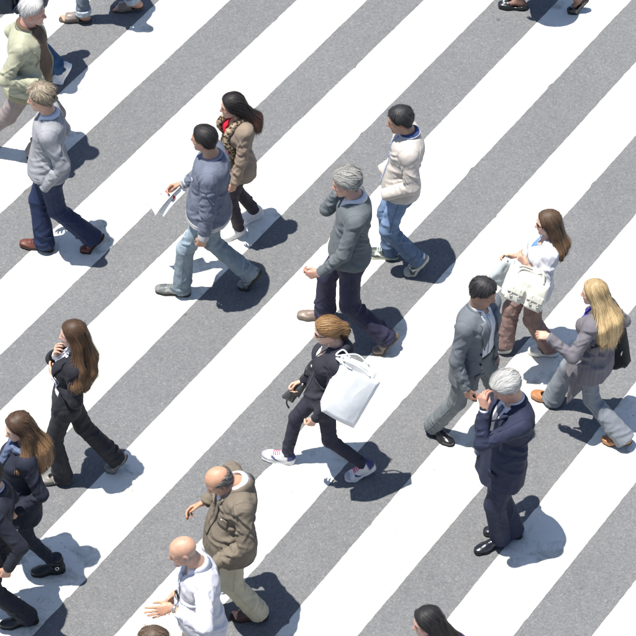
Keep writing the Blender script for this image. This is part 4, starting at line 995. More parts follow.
@person('red_top_woman', label='woman with long dark hair in a red top and tan cardigan', sex='f', yaw=194, seed=6, shift=.06, skin=C3(.40,.245,.185),
    feet={'L': ((219,241), 205, 0), 'R': ((237,223), 196, 18)}, hip=238, neck=242, head=(232,106), look=(188, 8, 0),
    arms={'L': dict(w=(232,194), lat=.20, pole=(-1,.4,0), hdir=(.25,-.1,-1), curl=(.4,.45,.5,.5)), 'R': dict(rel=(.06,.05,-.44))},
    hair=dict(style='long', line='long', col=(.010,.008,.009), col2=(.03,.024,.024), tip=(.05,.022,.014), tipz=-.3, th=.020, lump=.006, freq=26, stretch=.4, n=900, steps=16, ds=.014, curl=.35, pull=(0,-.7,-.5), crown=(.0,.08,.10), cw=.7,
        mass=[[(0.000,-0.055,0.020,0.057,'h'), (0.000,-0.082,-0.060,0.051,'h'), (0.000,-0.112,0.900,0.053,'t'), (0.010,-0.132,0.720,0.032,'t')], [(0.030,-0.066,0.000,0.045,'h'), (0.050,-0.104,0.860,0.045,'t'), (0.040,-0.128,0.740,0.025,'t')]]))
def _(s):
    s.build_body(); s.build_hair()
    tp_ = dict(ease=.010, t0=-.1, sl=(.042,.04,.036), ext=-.1, col=C3(.42,.012,.03), mat='cotton', carve=opening([(.72,.0), (.80,.05), (1.0,.085)]), wr=.004); i = s.build_top('red_top', tp_, vs=.010)
    tab = [(-.4,.10), (.3,.105), (.7,.095), (.95,.07)]
    g = dict(ease=.026, t0=-.20, sl=(.070,.060,.048), ext=.0, col=C3(.225,.178,.140), mat='knit', drop=.03, flare=.04, carve=opening(tab), seed=8, wr=.012, twr=.014); t = s.build_top('cardigan', g)
    def leo(v, c):
        n = noise(v * 55); m = noise(v * 55 + 9); k = (n > .18)[:, None]; return np.where(k, C3(.03,.02,.014), np.where((m > .2)[:, None], C3(.16,.10,.055), C3(.30,.24,.17)))
    for sg in (1, -1):
        pth = s.trace(lambda p: s.top(p, dict(g, sl=(.001,)*3, ext=0)), sg * np.interp(np.linspace(0, 1, 14), [0, .3, 1], [.075, .105, .115]), np.linspace(.96, .05, 14), .012)
        pth = np.concatenate([[s.tp(sg * .03, -.075, 1.0), s.tp(sg * .062, -.02, 1.02)], pth]); rr = .028 + .006 * noise(pth * 18)
        f = lambda p, pth=pth, rr=rr: np.min(np.stack([cone(p, pth[k], pth[k+1], rr[k], rr[k+1]) for k in range(len(pth) - 1)]), 0)
        lo, hi = s.bbox(pth, .06); s.surf('leopard_scarf', f, lo, hi, .0065, M['cotton'], (.3,.24,.17), None, lambda v: noise(v * 40) * .005, leo)
    s.build_trousers(dict(leg=(.092,.070,.064), mat='suit', col=C3(.045,.036,.045)))
    for sd in 'LR':
        s.shoe(sd, 'sneaker', (.62,.60,.60), (.68,.68,.68)); u = nrm(s.ank[sd] - s.knee[sd]); v, q = tube([s.ank[sd] - u * .012, s.ank[sd] + u * .022], [.046, .048], 14); mk('sock', v, q, M['knit'], s.root, C3(.45,.03,.05), base=s.base)

@person('white_jacket', label='man in a zipped off-white jacket with blue collar and blue jeans', sex='m', yaw=180, seed=7, skin=OLIVE, w=.97,
    feet={'R': ((365,255), 172, 0), 'L': ((404,275), 196, 48)}, hip=401, neck=410, head=(400,120), look=(182, 14, 0),
    arms={'L': dict(w=(384,195), lat=.17, hand=0, pole=(-1,.3,-.1)), 'R': dict(rel=(.20,-.02,-.42), hand=0, pole=(-1,.3,-.1))},
    hair=dict(style='short', col=DARKH, col2=(.05,.05,.055), th=.017, lump=.007, freq=40, n=700, curl=.6, wd=.002), face=dict(stubble=((.10,.07,.06), .3)))
def _(s):
    s.build_body(); s.build_hair()
    g = dict(ease=.036, t0=-.08, sl=(.090,.078,.060), ext=.01, col=C3(.42,.385,.355), mat='nylon', drop=.03, seed=2, wr=.014, twr=.015); t = s.build_top('jacket', g)
    s.collar('jacket_collar', C3(.05,.075,.19), 'knit', t, r=.066, h=.052, fall=.012, spread=.006, gap=.16, point=0, lift=-.010, thick=.007)
    s.collar('collar_stripe', C3(.55,.58,.66), 'knit', t, r=.0675, h=.036, fall=.012, spread=.011, gap=.16, point=0, lift=-.008, thick=.003)
    s.patch('zip', g, [(-.004,.95), (-.004,-.02)], [(.006,.95), (.006,-.02)], C3(.34,.44,.72), 'nylon', t, m=2, n=24, off=.005, thick=.004)
    s.band('waistband', g, lambda s, p: np.abs(s.tc(p)[2] + .06) * s.Lt - .014, .001, C3(.46,.43,.43), 'knit', t)
    s.build_top('undershirt', dict(ease=.022, t0=-.15, sl=(.03,.03,.03), ext=-.1, col=C3(.5,.55,.62), mat='shirt', wr=.003), vs=.012)
    s.build_trousers(dict(leg=(.100,.082,.080), mat='denim', col=C3(.085,.125,.20), colf=fade(s, 1.3), wr=.018))
    for sd in 'LR': s.shoe(sd, 'sneaker', (.045,.06,.055), (.42,.42,.36), accent=(.55,.55,.52), mat='leather')

@person('phone_man', label='grey-haired man in a charcoal sweater with one hand raised to his face', sex='m', yaw=182, seed=8, skin=C3(.42,.255,.20), w=1.0, belly=.01,
    feet={'R': ((297,317), 174, 0), 'L': ((372,354), 196, 48)}, hip=350, neck=356, head=(346,183), look=(182, 12, 0),
    arms={'L': dict(w=(320,273), lat=.22, pole=(-1,.45,0), hdir=(1,-.1,-.35), palm=(0,-1,-.2), curl=(.75,.8,.85,.85), thumb=.8), 'R': dict(w=(338,192), lat=-.10, ep=((331,222), -.24), len=.86, hdir=(-.2,-.5,.8), palm=(-1,-.3,0), curl=(.6,.65,.7,.75))},
    hair=dict(style='wavy', col=(.22,.215,.20), col2=(.40,.39,.365), th=.028, lump=.010, freq=26, n=800, curl=.6, wd=.0026, crown=(0,.09,.10), pull=(0,-.7,-.25), steps=10))
def _(s):
    s.build_body(); s.build_hair()
    g = dict(ease=.026, t0=-.06, sl=(.082,.070,.052), ext=.0, col=C3(.105,.120,.130), mat='knit', drop=.035, seed=9, wr=.014, twr=.016, carve=opening([(.80,.0), (1.0,.06)])); t = s.build_top('sweater', g)
    s.build_top('shirt', dict(ease=.008, t0=.3, sl=(.04,.04,.034), ext=.02, col=C3(.58,.60,.64), mat='shirt', wr=.003), vs=.011)
    s.collar('collar', C3(.54,.56,.60), 'shirt', s.root, r=.067, h=.038, fall=.045, spread=.012, point=.05)
    s.cuff('cuff', g, 'L', .05, .002, C3(.092,.106,.116), 'knit', t); s.cuff('cuff', g, 'R', .05, .002, C3(.092,.106,.116), 'knit', t)
    s.build_trousers(dict(leg=(.104,.086,.094), mat='suit', col=C3(.026,.026,.052), wr=.014))
    for sd in 'LR': s.shoe(sd, 'boot', (.17,.13,.105), (.09,.07,.055))
    c = s.H + s.Rh @ (np.array([-.055, .075, -.03]) * s.hs); v, q = nets(lambda p: rbox(p, c, (.012, .024, .055), .006, s.Rh), c - .08, c + .08, .006)
    ph = mk('phone', v, q, M['patent'], None, C3(.015,.015,.018)); tag(ph, 'dark phone held to the face of the charcoal-sweater man', 'phone')

@person('bag_woman', label='woman with ginger ponytail in a black zip top carrying a white shopping bag', sex='f', yaw=184, seed=9, skin=PALE, w=1.04,
    feet={'R': ((262,457), 166, 0), 'L': ((345,480), 196, 22)}, hip=325, neck=337, head=(327,331), look=(184, 14, 0),
    arms={'L': dict(w=(315,419), lat=.20, pole=(-1,.35,0), hdir=(.5,-.1,-1), curl=(.7,.75,.8,.85), thumb=.8), 'R': dict(w=(301,385), lat=-.17, pole=(-1,.4,-.3), hdir=(1,0,-.5), curl=(.8,.85,.9,.9), thumb=1)},
    hair=dict(style='pony', line='short', col=(.16,.080,.034), col2=(.44,.27,.12), th=.020, lump=.004, freq=28, n=900, curl=.12, wd=.0022, crown=(0,.10,.06), cw=.6, pull=(0,-1.0,-.25), steps=11,
        mass=[[(0,-.098,.02,.028,'h'), (0,-.135,.0,.028,'h'), (0,-.145,-.05,.026,'h'), (0,-.135,-.10,.010,'h')]]), face=dict(lips=(.40,.14,.12)))
def _(s):
    s.build_body(); s.build_hair(); s.glasses()
    c = s.H + s.Rh @ (np.array([0, -.118, .012]) * s.hs); v, q = tube([c + s.Rh @ (np.array([math.cos(a) * .030, -.01, math.sin(a) * .030])) for a in np.linspace(0, 2 * math.pi, 18)], .011, 8); mk('hair_tie', v, q, M['cotton'], s.root, C3(.03,.032,.045), base=s.base)
    i = s.build_top('undershirt', dict(ease=.008, t0=-.14, sl=(.04,.04,.03), ext=-.1, col=C3(.55,.55,.56), mat='cotton', wr=.003, carve=opening([(.68,.0), (1.0,.07)])), vs=.011)
    g = dict(ease=.022, t0=-.10, sl=(.070,.060,.046), ext=.01, col=C3(.026,.027,.036), mat='cotton', drop=.025, seed=3, wr=.014, twr=.016, carve=opening([(.66,.0), (.8,.035), (1.0,.075)])); t = s.build_top('zip_top', g)
    s.collar('hood', C3(.030,.031,.042), 'cotton', t, r=.078, h=.030, fall=.075, spread=.045, gap=.55, point=.03, lift=-.02, thick=.014)
    s.patch('zip', g, [(-.003,.66), (-.003,-.02)], [(.004,.66), (.004,-.02)], C3(.10,.10,.115), 'nylon', t, m=2, n=20, off=.004, thick=.003); s.button(g, .05, .62, (.75,.75,.77), t, .010, 'shirt', name='badge')
    s.build_trousers(dict(leg=(.092,.066,.054), mat='cotton', col=C3(.030,.030,.046), wr=.008, hem=.0), name='leggings')
    s.sp['lace'] = (.62,.05,.16)
    for sd in 'LR': s.shoe(sd, 'sneaker', (.56,.56,.57), (.60,.60,.62), accent=(.05,.055,.14), mat='cotton')

@person('grey_suit', label='dark-haired man in an open grey suit jacket, walking right', sex='m', yaw=-36, seed=10, skin=C3(.31,.18,.13), w=1.05,
    feet={'R': ((453,447), -44, 4), 'L': ((508,440), -30, 0)}, hip=474, neck=479, head=(483,292), look=(-22, 20, 0),
    arms={'R': dict(w=(466,389), lat=-.25, pole=(-1,.45,0), hdir=(.35,-.05,-1), curl=(.75,.8,.85,.85), thumb=1), 'L': dict(w=(494,362), lat=.25, pole=(-1,.35,0), hdir=(.3,-.1,-1), curl=(.5,.55,.6,.6))},
    hair=dict(style='short', col=DARKH, col2=(.06,.06,.065), th=.015, lump=.005, freq=34, n=760, curl=.35, quiff=.25, crown=(0,-.05,.14)))
def _(s):
    s.build_body(); s.build_hair()
    tab = [(-.5,.105), (.1,.095), (.45,.082), (.8,.055), (1.0,.06)]
    sh, g, j = suit(s, C3(.118,.130,.146), C3(.60,.61,.64), tab, t0=-.36, tcol=C3(.125,.140,.150), ext={'L': .0, 'R': .0}, seed=3)
    s.belt(C3(.012,.011,.011)); s.patch('shirt_placket', sh, [(-.014,.95), (-.014,.24)], [(.014,.95), (.014,.24)], C3(.62,.63,.66), 'shirt', s.root, m=3, n=16, off=.006, thick=.003)
    for sd in 'LR': s.shoe(sd, 'dress', (.012,.012,.014), (.012,.012,.012), accent=(.02,.02,.02), mat='patent')

@person('navy_suit', label='silver-haired man in a navy suit holding his hand to his bowed face', sex='m', h=1.80, yaw=204, seed=21, skin=C3(.42,.255,.20), w=1.05, ext=.995,
    feet={'L': ((474,554), 206, 0), 'R': ((483,533), 172, 0)}, hip=503, neck=515, head=(506,387), look=(200, 30, 0), belly=.02,
    arms={'L': dict(w=(484,409), lat=.08, fwd=.03, pole=(.25,.35,-1), hdir=(.05,-.35,1), palm=(-1,-.5,0), curl=(.7,.8,.9,.95), thumb=1), 'R': dict(rel=(.04,.08,-.48), hand=0, pole=(-1,.7,0))},
    hair=dict(style='wavy', col=(.38,.375,.36), col2=(.58,.57,.55), th=.025, lump=.007, freq=24, n=860, curl=.55, crown=(.03,.09,.09), pull=(0,-.8,-.3), steps=10))
def _(s):
    s.build_body(); s.build_hair()
    tab = [(.34,.0), (.6,.035), (.85,.06), (1.0,.062)]
    sh, g, j = suit(s, C3(.021,.025,.050), C3(.60,.61,.66), tab, tie=C3(.13,.13,.16), t0=-.36, ext={'L': -.015, 'R': .02}, seed=7, leg=(.104,.086,.088))
    s.cuff('shirt_cuff', sh, 'L', .055, .004, C3(.64,.65,.68), 'shirt', s.root, out=.012)
    u = nrm(s.W['L'] - s.E['L']); v, q = tube([s.W['L'] + u * .002 , s.W['L'] + u * .020], [.034, .033], 14); mk('watch', v, q, M['leather'], s.root, C3(.012,.012,.013), base=s.base)
    for sd in 'LR': s.shoe(sd, 'dress', (.010,.011,.016), (.012,.012,.014), accent=(.02,.02,.02), mat='patent')

@person('white_top_woman', label='brown-haired woman in a white top with a cream handbag on her arm', sex='f', yaw=178, seed=22, skin=PALE, w=1.02,
    feet={'L': ((528,353), 174, 0), 'R': ((481,351), 178, 0)}, hip=535, neck=552, head=(548,223), look=(180, 8, 0), foot_fit=1, bare_feet=C3(.46,.27,.20),
    arms={'L': dict(w=(526,264), lat=.13, pole=(-.25,.35,-1), hdir=(.8,-.35,.65), palm=(-.3,-1,0), curl=(.7,.75,.8,.85), thumb=.9), 'R': dict(rel=(.26,-.02,-.24), pole=(-.4,.4,-1), hdir=(1,0,-.2), curl=(.8,.85,.9,.9))},
    hair=dict(style='long', line='long', col=(.055,.032,.020), col2=(.15,.095,.058), tip=(.15,.085,.045), tipz=-.28, th=.016, lump=.003, freq=22, stretch=.3, n=1000, steps=19, ds=.0145, curl=.08, part=0.0, crown=(0,.02,.14), pull=(0,-.30,-.8), cw=.6,
        mass=[[(0.000,-0.055,0.020,0.055,'h'), (0.000,-0.066,-0.070,0.055,'h'), (0.000,-0.092,0.920,0.057,'t'), (0.000,-0.124,0.760,0.030,'t')], [(0.055,-0.030,0.000,0.032,'h'), (0.065,-0.043,-0.090,0.034,'h'), (0.085,-0.076,0.870,0.030,'t'), (0.080,-0.104,0.760,0.014,'t')], [(-0.055,-0.030,0.000,0.032,'h'), (-0.065,-0.043,-0.090,0.034,'h'), (-0.085,-0.076,0.870,0.030,'t')]]))
def _(s):
    s.build_body(); s.build_hair(); s.glasses()
    g = dict(ease=.022, t0=-.14, sl=(.072,.066,.056), ext=-.065, col=C3(.50,.505,.54), mat='shirt', drop=.04, seed=4, wr=.015, twr=.017, carve=opening([(.70,.0), (1.0,.08)])); t = s.build_top('white_top', g)
    s.collar('shawl_collar', C3(.52,.52,.54), 'shirt', t, r=.080, h=.026, fall=.05, spread=.03, gap=.7, point=.05, lift=-.012, thick=.010)
    sc = s.build_top('blue_vest', dict(ease=.011, t0=.2, sl=(.03,.03,.03), ext=-.15, col=C3(.10,.19,.34), mat='cotton', wr=.003, carve=opening([(.80,.0), (.9,.05), (1.0,.07)])), vs=.011)
    s.build_trousers(dict(leg=(.100,.086,.094), mat='cotton', col=C3(.195,.130,.118), wr=.016, hem=.0))
    for sd in 'LR': s.shoe(sd, 'flat', (.58,.57,.52), (.16,.12,.09))

@person('blonde_woman', label='blonde woman seen from behind in a long grey-purple cardigan and flared trousers', sex='f', yaw=150, seed=23, skin=PALE, w=1.02,
    feet={'R': ((531,396), 156, 0), 'L': ((602,441), 160, 20)}, hip=592, neck=601, head=(594,293), look=(166, 8, 0),
    arms={'L': dict(w=(549,337), lat=.30, pole=(-.6,.3,-1), hdir=(1,.1,-.15), palm=(0,-.6,-1), curl=(.45,.5,.55,.6)), 'R': dict(rel=(.10,.05,-.34), pole=(-1,.55,-.1), hand=1)},
    hair=dict(style='long', line='long', col=(.26,.175,.080), col2=(.64,.49,.28), tip=(.44,.32,.17), tipz=-.35, th=.018, lump=.005, freq=20, stretch=.25, n=1300, steps=25, ds=.015, curl=.12, part=0.0, crown=(0,.03,.14), pull=(0,-.25,-.8), cw=.6,
        mass=[[(0.000,-0.047,0.020,0.057,'h'), (0.000,-0.066,-0.060,0.061,'h'), (0.000,-0.100,0.900,0.075,'t'), (0.000,-0.115,0.700,0.068,'t'), (0.010,-0.120,0.500,0.051,'t')], [(0.055,-0.020,0.000,0.034,'h'), (0.075,-0.045,-0.080,0.038,'h'), (0.110,-0.068,0.840,0.040,'t'), (0.100,-0.096,0.620,0.034,'t'), (0.090,-0.096,0.500,0.018,'t')], [(-0.055,-0.020,0.000,0.034,'h'), (-0.070,-0.045,-0.080,0.036,'h'), (-0.100,-0.080,0.840,0.036,'t'), (-0.080,-0.112,0.600,0.022,'t')]]))
def _(s):
    s.build_body(); s.build_hair()
    s.build_top('blue_top', dict(ease=.010, t0=.0, sl=(.04,.04,.034), ext=-.05, col=C3(.045,.035,.22), mat='cotton', wr=.003, carve=opening([(.76,.0), (1.0,.08)])), vs=.011)
    def knit(v, c): x, y, t = s.tc(v); return c * (1 + .07 * np.sin(np.arctan2(y, x) * 34 + 3 * noise(v * 9))[:, None] * sstep(.35, .15, t)[:, None])
    g = dict(ease=.024, t0=-.30, sl=(.070,.060,.050), ext=.01, col=C3(.140,.132,.148), mat='knit', drop=.03, flare=.06, seed=9, wr=.012, twr=.026, tf=1.3, colf=knit, carve=opening([(-1.0,.05), (-.2,.06), (.5,.07), (1.0,.06)])); t = s.build_top('cardigan', g)
    s.build_trousers(dict(leg=(.094,.078,.108), mat='suit', col=C3(.165,.18,.205), wr=.012, hem=.045))
    for sd in 'LR': s.shoe(sd, 'pump', (.30,.13,.055), (.06,.035,.02))

@person('long_hair_woman', label='woman with very long brown hair in a black blazer, hand at her chin', sex='f', yaw=180, seed=24, skin=PALE,
    feet={'L': ((38,482), 180, 0), 'R': ((105,471), 186, 52)}, hip=66, neck=77, head=(73,334), look=(180, 6, 0),
    arms={'R': dict(w=(56,354), lat=-.04, pole=(.5,.5,-1), hdir=(.0,-.3,1), palm=(-1,-.2,0), curl=(.5,.6,.7,.75)), 'L': dict(w=(54,377), lat=.02, pole=(-.35,.5,-1), hdir=(.5,-1,.25), palm=(-1,-.3,0), curl=(.4,.45,.5,.5))},
    hair=dict(style='long', line='long', col=(.040,.020,.011), col2=(.12,.068,.036), tip=(.105,.058,.030), tipz=-.40, th=.016, lump=.004, freq=20, stretch=.25, n=1300, steps=26, ds=.0155, curl=.14, part=0.0, crown=(0,.02,.14), pull=(0,-.28,-.8), cw=.6,
        mass=[[(0.000,-0.047,0.020,0.057,'h'), (0.000,-0.066,-0.060,0.059,'h'), (0.000,-0.092,0.900,0.068,'t'), (0.045,-0.110,0.660,0.064,'t'), (0.070,-0.105,0.400,0.036,'t')], [(0.055,-0.020,0.000,0.034,'h'), (0.078,-0.030,-0.080,0.038,'h'), (0.145,-0.030,0.860,0.048,'t'), (0.180,-0.035,0.640,0.048,'t'), (0.175,-0.035,0.430,0.026,'t')], [(-0.055,-0.020,0.000,0.034,'h'), (-0.070,-0.045,-0.080,0.036,'h'), (-0.100,-0.080,0.840,0.036,'t'), (-0.080,-0.100,0.620,0.022,'t')]]))
def _(s):
    s.build_body(); s.build_hair()
    tab = [(-.4,.10), (.15,.115), (.5,.09), (.8,.05), (1.0,.055)]
    sh, g, j = suit(s, C3(.016,.016,.022), C3(.58,.58,.62), tab, t0=-.10, ease=.018, flaps=0, leg=(.096,.082,.092), tcol=C3(.022,.022,.028), ext={'L': .0, 'R': -.01}, seed=4)
    for sd in 'LR': s.shoe(sd, 'pump', (.16,.15,.135), (.10,.095,.09))

@person('dark_coat_woman', label='woman with wavy caramel-brown hair in a dark coat and black buckled boots', sex='f', yaw=192, seed=25, skin=PALE,
    feet={'L': ((31,575), 190, 0), 'R': ((-34,566), 186, 0)}, hip=20, neck=24, head=(18,427), look=(206, 14, 0),
    arms={'L': dict(rel=(.10,.05,-.42), hand=1), 'R': dict(rel=(.16,.05,-.40))},
    hair=dict(style='long', line='long', col=(.045,.024,.014), col2=(.12,.07,.04), tip=(.20,.115,.058), tipz=-.28, th=.018, lump=.008, freq=22, stretch=.5, n=1300, steps=22, ds=.0145, curl=.45, part=.01, crown=(0,.04,.13), pull=(0,-.35,-.7), cw=.6,
        mass=[[(0.000,-0.047,0.020,0.057,'h'), (0.000,-0.066,-0.060,0.063,'h'), (0.000,-0.100,0.900,0.098,'t'), (0.000,-0.120,0.680,0.092,'t'), (0.010,-0.120,0.540,0.060,'t')], [(0.055,-0.020,0.000,0.034,'h'), (0.080,-0.030,-0.080,0.040,'h'), (0.110,0.000,0.880,0.042,'t'), (0.110,0.050,0.700,0.036,'t'), (0.110,0.060,0.600,0.018,'t')]]), face=dict(lips=(.42,.12,.12)))
def _(s):
    s.build_body(); s.build_hair()
    g = dict(ease=.026, t0=-.36, sl=(.075,.065,.050), ext=.0, col=C3(.018,.021,.034), mat='cotton', drop=.03, flare=.05, seed=5, wr=.013, twr=.015, carve=opening([(.62,.0), (1.0,.07)])); t = s.build_top('coat', g)
    pth = np.array([s.tp(.085 * math.sin(a), .075 * math.cos(a) + .01, 1.0 + .02 * math.cos(a + 2)) for a in np.linspace(0, 2 * math.pi, 15)] + [s.tp(.03, .125, .90), s.tp(.045, .15, .76), s.tp(.05, .155, .62)])
    f = lambda p: np.min(np.stack([cone(p, pth[k], pth[k+1], .030, .030) for k in range(len(pth) - 1)]), 0); lo, hi = s.bbox(pth, .06)
    s.surf('scarf', f, lo, hi, .0065, M['cotton'], C3(.075,.095,.155), None, lambda v: noise(v * 34) * .007, lambda v, c: c * (1 + .5 * (noise(v * 60) > .25)[:, None]))
    s.build_trousers(dict(leg=(.090,.066,.050), mat='denim', col=C3(.018,.023,.036), wr=.010, hem=-.06))
    for sd in 'LR':
        o = s.shoe(sd, 'boot', (.014,.014,.016), (.014,.014,.014)); f_ = s.fl
        for z, tl in ((.095, .0), (.14, .01)):
            ring = np.array([(.25 * f_ + .050 * math.cos(a), .050 * math.sin(a), z + tl * math.cos(a)) for a in np.linspace(0, 2 * math.pi, 20)]); v, q = tube(s.foot_xf(sd, ring), .0065, 6); mk('strap', v, q, M['leather'], o, C3(.012,.012,.013), base=s.base)
        sg = 1 if sd == 'L' else -1; bk = np.array([(.25 * f_ + .012 * math.cos(a), sg * .055, .095 + .016 * math.sin(a)) for a in np.linspace(0, 2 * math.pi, 12)]); v, q = tube(s.foot_xf(sd, bk), .0035, 6); mk('buckle', v, q, M['metal'], o, C3(.8,.7,.5), base=s.base)

@person('black_suit', label='person in a black suit cut off by the left edge at the bottom corner', sex='m', yaw=183, seed=26, skin=TAN_, h=1.76,
    feet={'L': ((0,627), 186, 8), 'R': ((-66,622), 182, 0)}, hip=-5, neck=-5, head=(-13,475), look=(186, 12, 0),
    arms={'L': dict(rel=(-.06,.06,-.48), curl=(.6,.65,.7,.7)), 'R': dict(rel=(.10,.05,-.46))}, hair=dict(style='short', col=DARKH, col2=(.03,.03,.032), th=.018, n=400))
def _(s):
    s.build_body(); s.build_hair()
    tab = [(.34,.0), (.6,.035), (.85,.06), (1.0,.062)]
    sh, g, j = suit(s, C3(.016,.018,.028), C3(.5,.5,.55), tab, t0=-.30, seed=8)
    for i in range(3): s.button(g, .155, -.02 - .035 * i, (.6,.6,.6), j, .006, 'metal')
    for sd in 'LR': s.shoe(sd, 'dress', (.010,.010,.012), (.012,.012,.014), accent=(.02,.02,.02))

@person('brown_jacket', label='balding man in a taupe-brown jacket and khaki trousers, head bowed', sex='m', h=1.76, yaw=194, seed=27, skin=C3(.42,.245,.16), w=1.03, belly=.025,
    feet={'L': ((230,617), 172, 8), 'R': ((180,623), 190, 0)}, hip=231, neck=238, head=(219,481), look=(196, 38, 6), bare_feet=C3(.45,.25,.18),
    arms={'L': dict(w=(216,563), lat=.24, hand=0, pole=(-1,.3,-.1)), 'R': dict(w=(203,503), lat=-.30, pole=(-1,.5,-.3), hdir=(1,0,-.3), palm=(0,-1,-.6), curl=(.5,.55,.6,.65))},
    hair=dict(style='fringe', line='short', top=.038, col=(.05,.048,.046), col2=(.19,.185,.18), th=.012, lump=.004, n=420, steps=6, pull=(0,-.9,-.5), crown=(0,.06,.10)), face=dict(stubble=((.25,.19,.16), .35), scalp=((.10,.08,.07), .7)))
def _(s):
    s.build_body(); s.build_hair()
    i = s.build_top('shirt', dict(ease=.010, t0=.0, sl=(.04,.04,.036), ext=0, col=C3(.52,.52,.60), mat='shirt', wr=.003), vs=.011); s.collar('collar', C3(.58,.58,.64), 'shirt', i, r=.070, h=.042, point=.045, spread=.02)
    tab = [(.14,.0), (.4,.018), (.7,.045), (.9,.065), (1.0,.07)]
    g = dict(ease=.034, t0=-.20, sl=(.088,.078,.062), ext={'L': .06, 'R': -.01}, col=C3(.150,.126,.098), mat='cotton', drop=.045, seed=2, wr=.023, twr=.026, carve=opening(tab)); j = s.build_top('jacket', g)
    s.collar('jacket_collar', C3(.158,.132,.102), 'cotton', j, r=.086, h=.042, fall=.065, spread=.024, gap=.55, point=.045, lift=-.02, thick=.008)
    s.patch('front_placket', g, [(.0,.14), (.02,.4), (.045,.7), (.06,.88)], [(.034,.14), (.054,.4), (.079,.7), (.092,.88)], C3(.152,.128,.099), 'cotton', j, m=3, n=18, off=.006, thick=.006)
    s.patch('chest_pocket', g, [(.09,.62), (.165,.62)], [(.09,.46), (.165,.46)], C3(.146,.122,.095), 'cotton', j, m=5, n=8, off=.005); s.button(g, .125, .585, (.6,.6,.58), j, .008)
    s.band('hem', g, lambda s, p: np.abs(s.tc(p)[2] + .175) * s.Lt - .012, .0015, C3(.142,.119,.092), 'cotton', j)
    s.build_trousers(dict(leg=(.108,.092,.092), mat='cotton', col=C3(.36,.33,.25), wr=.013)); s.belt(C3(.02,.015,.012))
    for sd in 'LR': s.shoe(sd, 'slipper', (.06,.026,.022), (.03,.018,.015))

@person('white_shirt', label='bald man with white goatee in a white shirt, hand held out in front', sex='m', h=1.78, yaw=194, seed=28, skin=C3(.45,.275,.19), w=1.02, belly=.05,
    feet={'L': ((172,717), 194, 0), 'R': ((204,695), 194, 30)}, hip=203, neck=198, head=(183,551), look=(188, 20, 0),
    arms={'L': dict(w=(172,607), lat=.28, pole=(-1,.45,-.2), hdir=(1,.1,-.1), palm=(0,-1,-.6), curl=(.18,.15,.2,.25), thumb=0, splay=2.4), 'R': dict(rel=(.12,.05,-.44))},
    hair=dict(style='none', col=(.45,.44,.42)), face=dict(goatee=(.72,.70,.68), scalp=((.30,.24,.21), .55)))
def _(s):
    s.build_body()
    g = dict(ease=.026, t0=-.10, sl=(.084,.074,.056), ext=-.055, col=C3(.49,.488,.53), mat='shirt', drop=.02, seed=3, wr=.019, twr=.020, carve=opening([(.86,.0), (1.0,.05)])); t = s.build_top('shirt', g)
    s.collar('collar', C3(.58,.585,.65), 'shirt', t, r=.070, h=.042, fall=.050, spread=.012, gap=.4, point=.05)
    s.cuff('cuff', g, 'L', .07, .006, C3(.57,.575,.64), 'shirt', t)
    s.patch('placket', g, [(-.016,.90), (-.016,-.05)], [(.016,.90), (.016,-.05)], C3(.57,.575,.64), 'shirt', t, m=3, n=20, off=.005)
    for i in range(6): s.button(g, 0, .84 - .15 * i, (.7,.7,.7), t, .006)
    W = s.W['L']; u = nrm(W - s.E['L']); v, q = tube([W - u * .030, W - u * .012], [.034, .033], 16); w_ = mk('watch', v, q, M['metal'], s.root, C3(.7,.7,.7), base=s.base)
    s.build_trousers(dict(leg=(.108,.090,.092), mat='cotton', col=C3(.215,.185,.11), t1=.24)); s.belt(C3(.03,.02,.014))
    for sd in 'LR': s.shoe(sd, 'dress', (.05,.03,.02), (.02,.015,.012))

@person('head_at_bottom', lod=1.5, label='brown-haired head just showing at the bottom edge below the white shirt', sex='m', h=1.70, yaw=182, seed=29, skin=TAN_,
    feet={'L': ((126,798), 182, 0), 'R': ((184,784), 182, 30)}, hip=164, neck=164, head=(152,643), look=(182, 8, 0),
    arms={'L': dict(rel=(.12,.05,-.44)), 'R': dict(rel=(-.08,.05,-.46))}, hair=dict(style='short', col=(.06,.036,.024), col2=(.17,.12,.085), th=.022, lump=.006, n=600, curl=.3))
def _(s):
    s.build_body(); s.build_hair(); s.build_top('shirt', dict(ease=.02, t0=-.15, sl=(.075,.065,.05), ext=0, col=C3(.15,.16,.2), mat='cotton', drop=.03, seed=5), vs=.013)
    s.build_trousers(dict(leg=(.098,.08,.085), mat='suit', col=C3(.03,.03,.04)), vs=.013)
    for sd in 'LR': s.shoe(sd, 'dress', (.03,.02,.015), (.02,.015,.012))

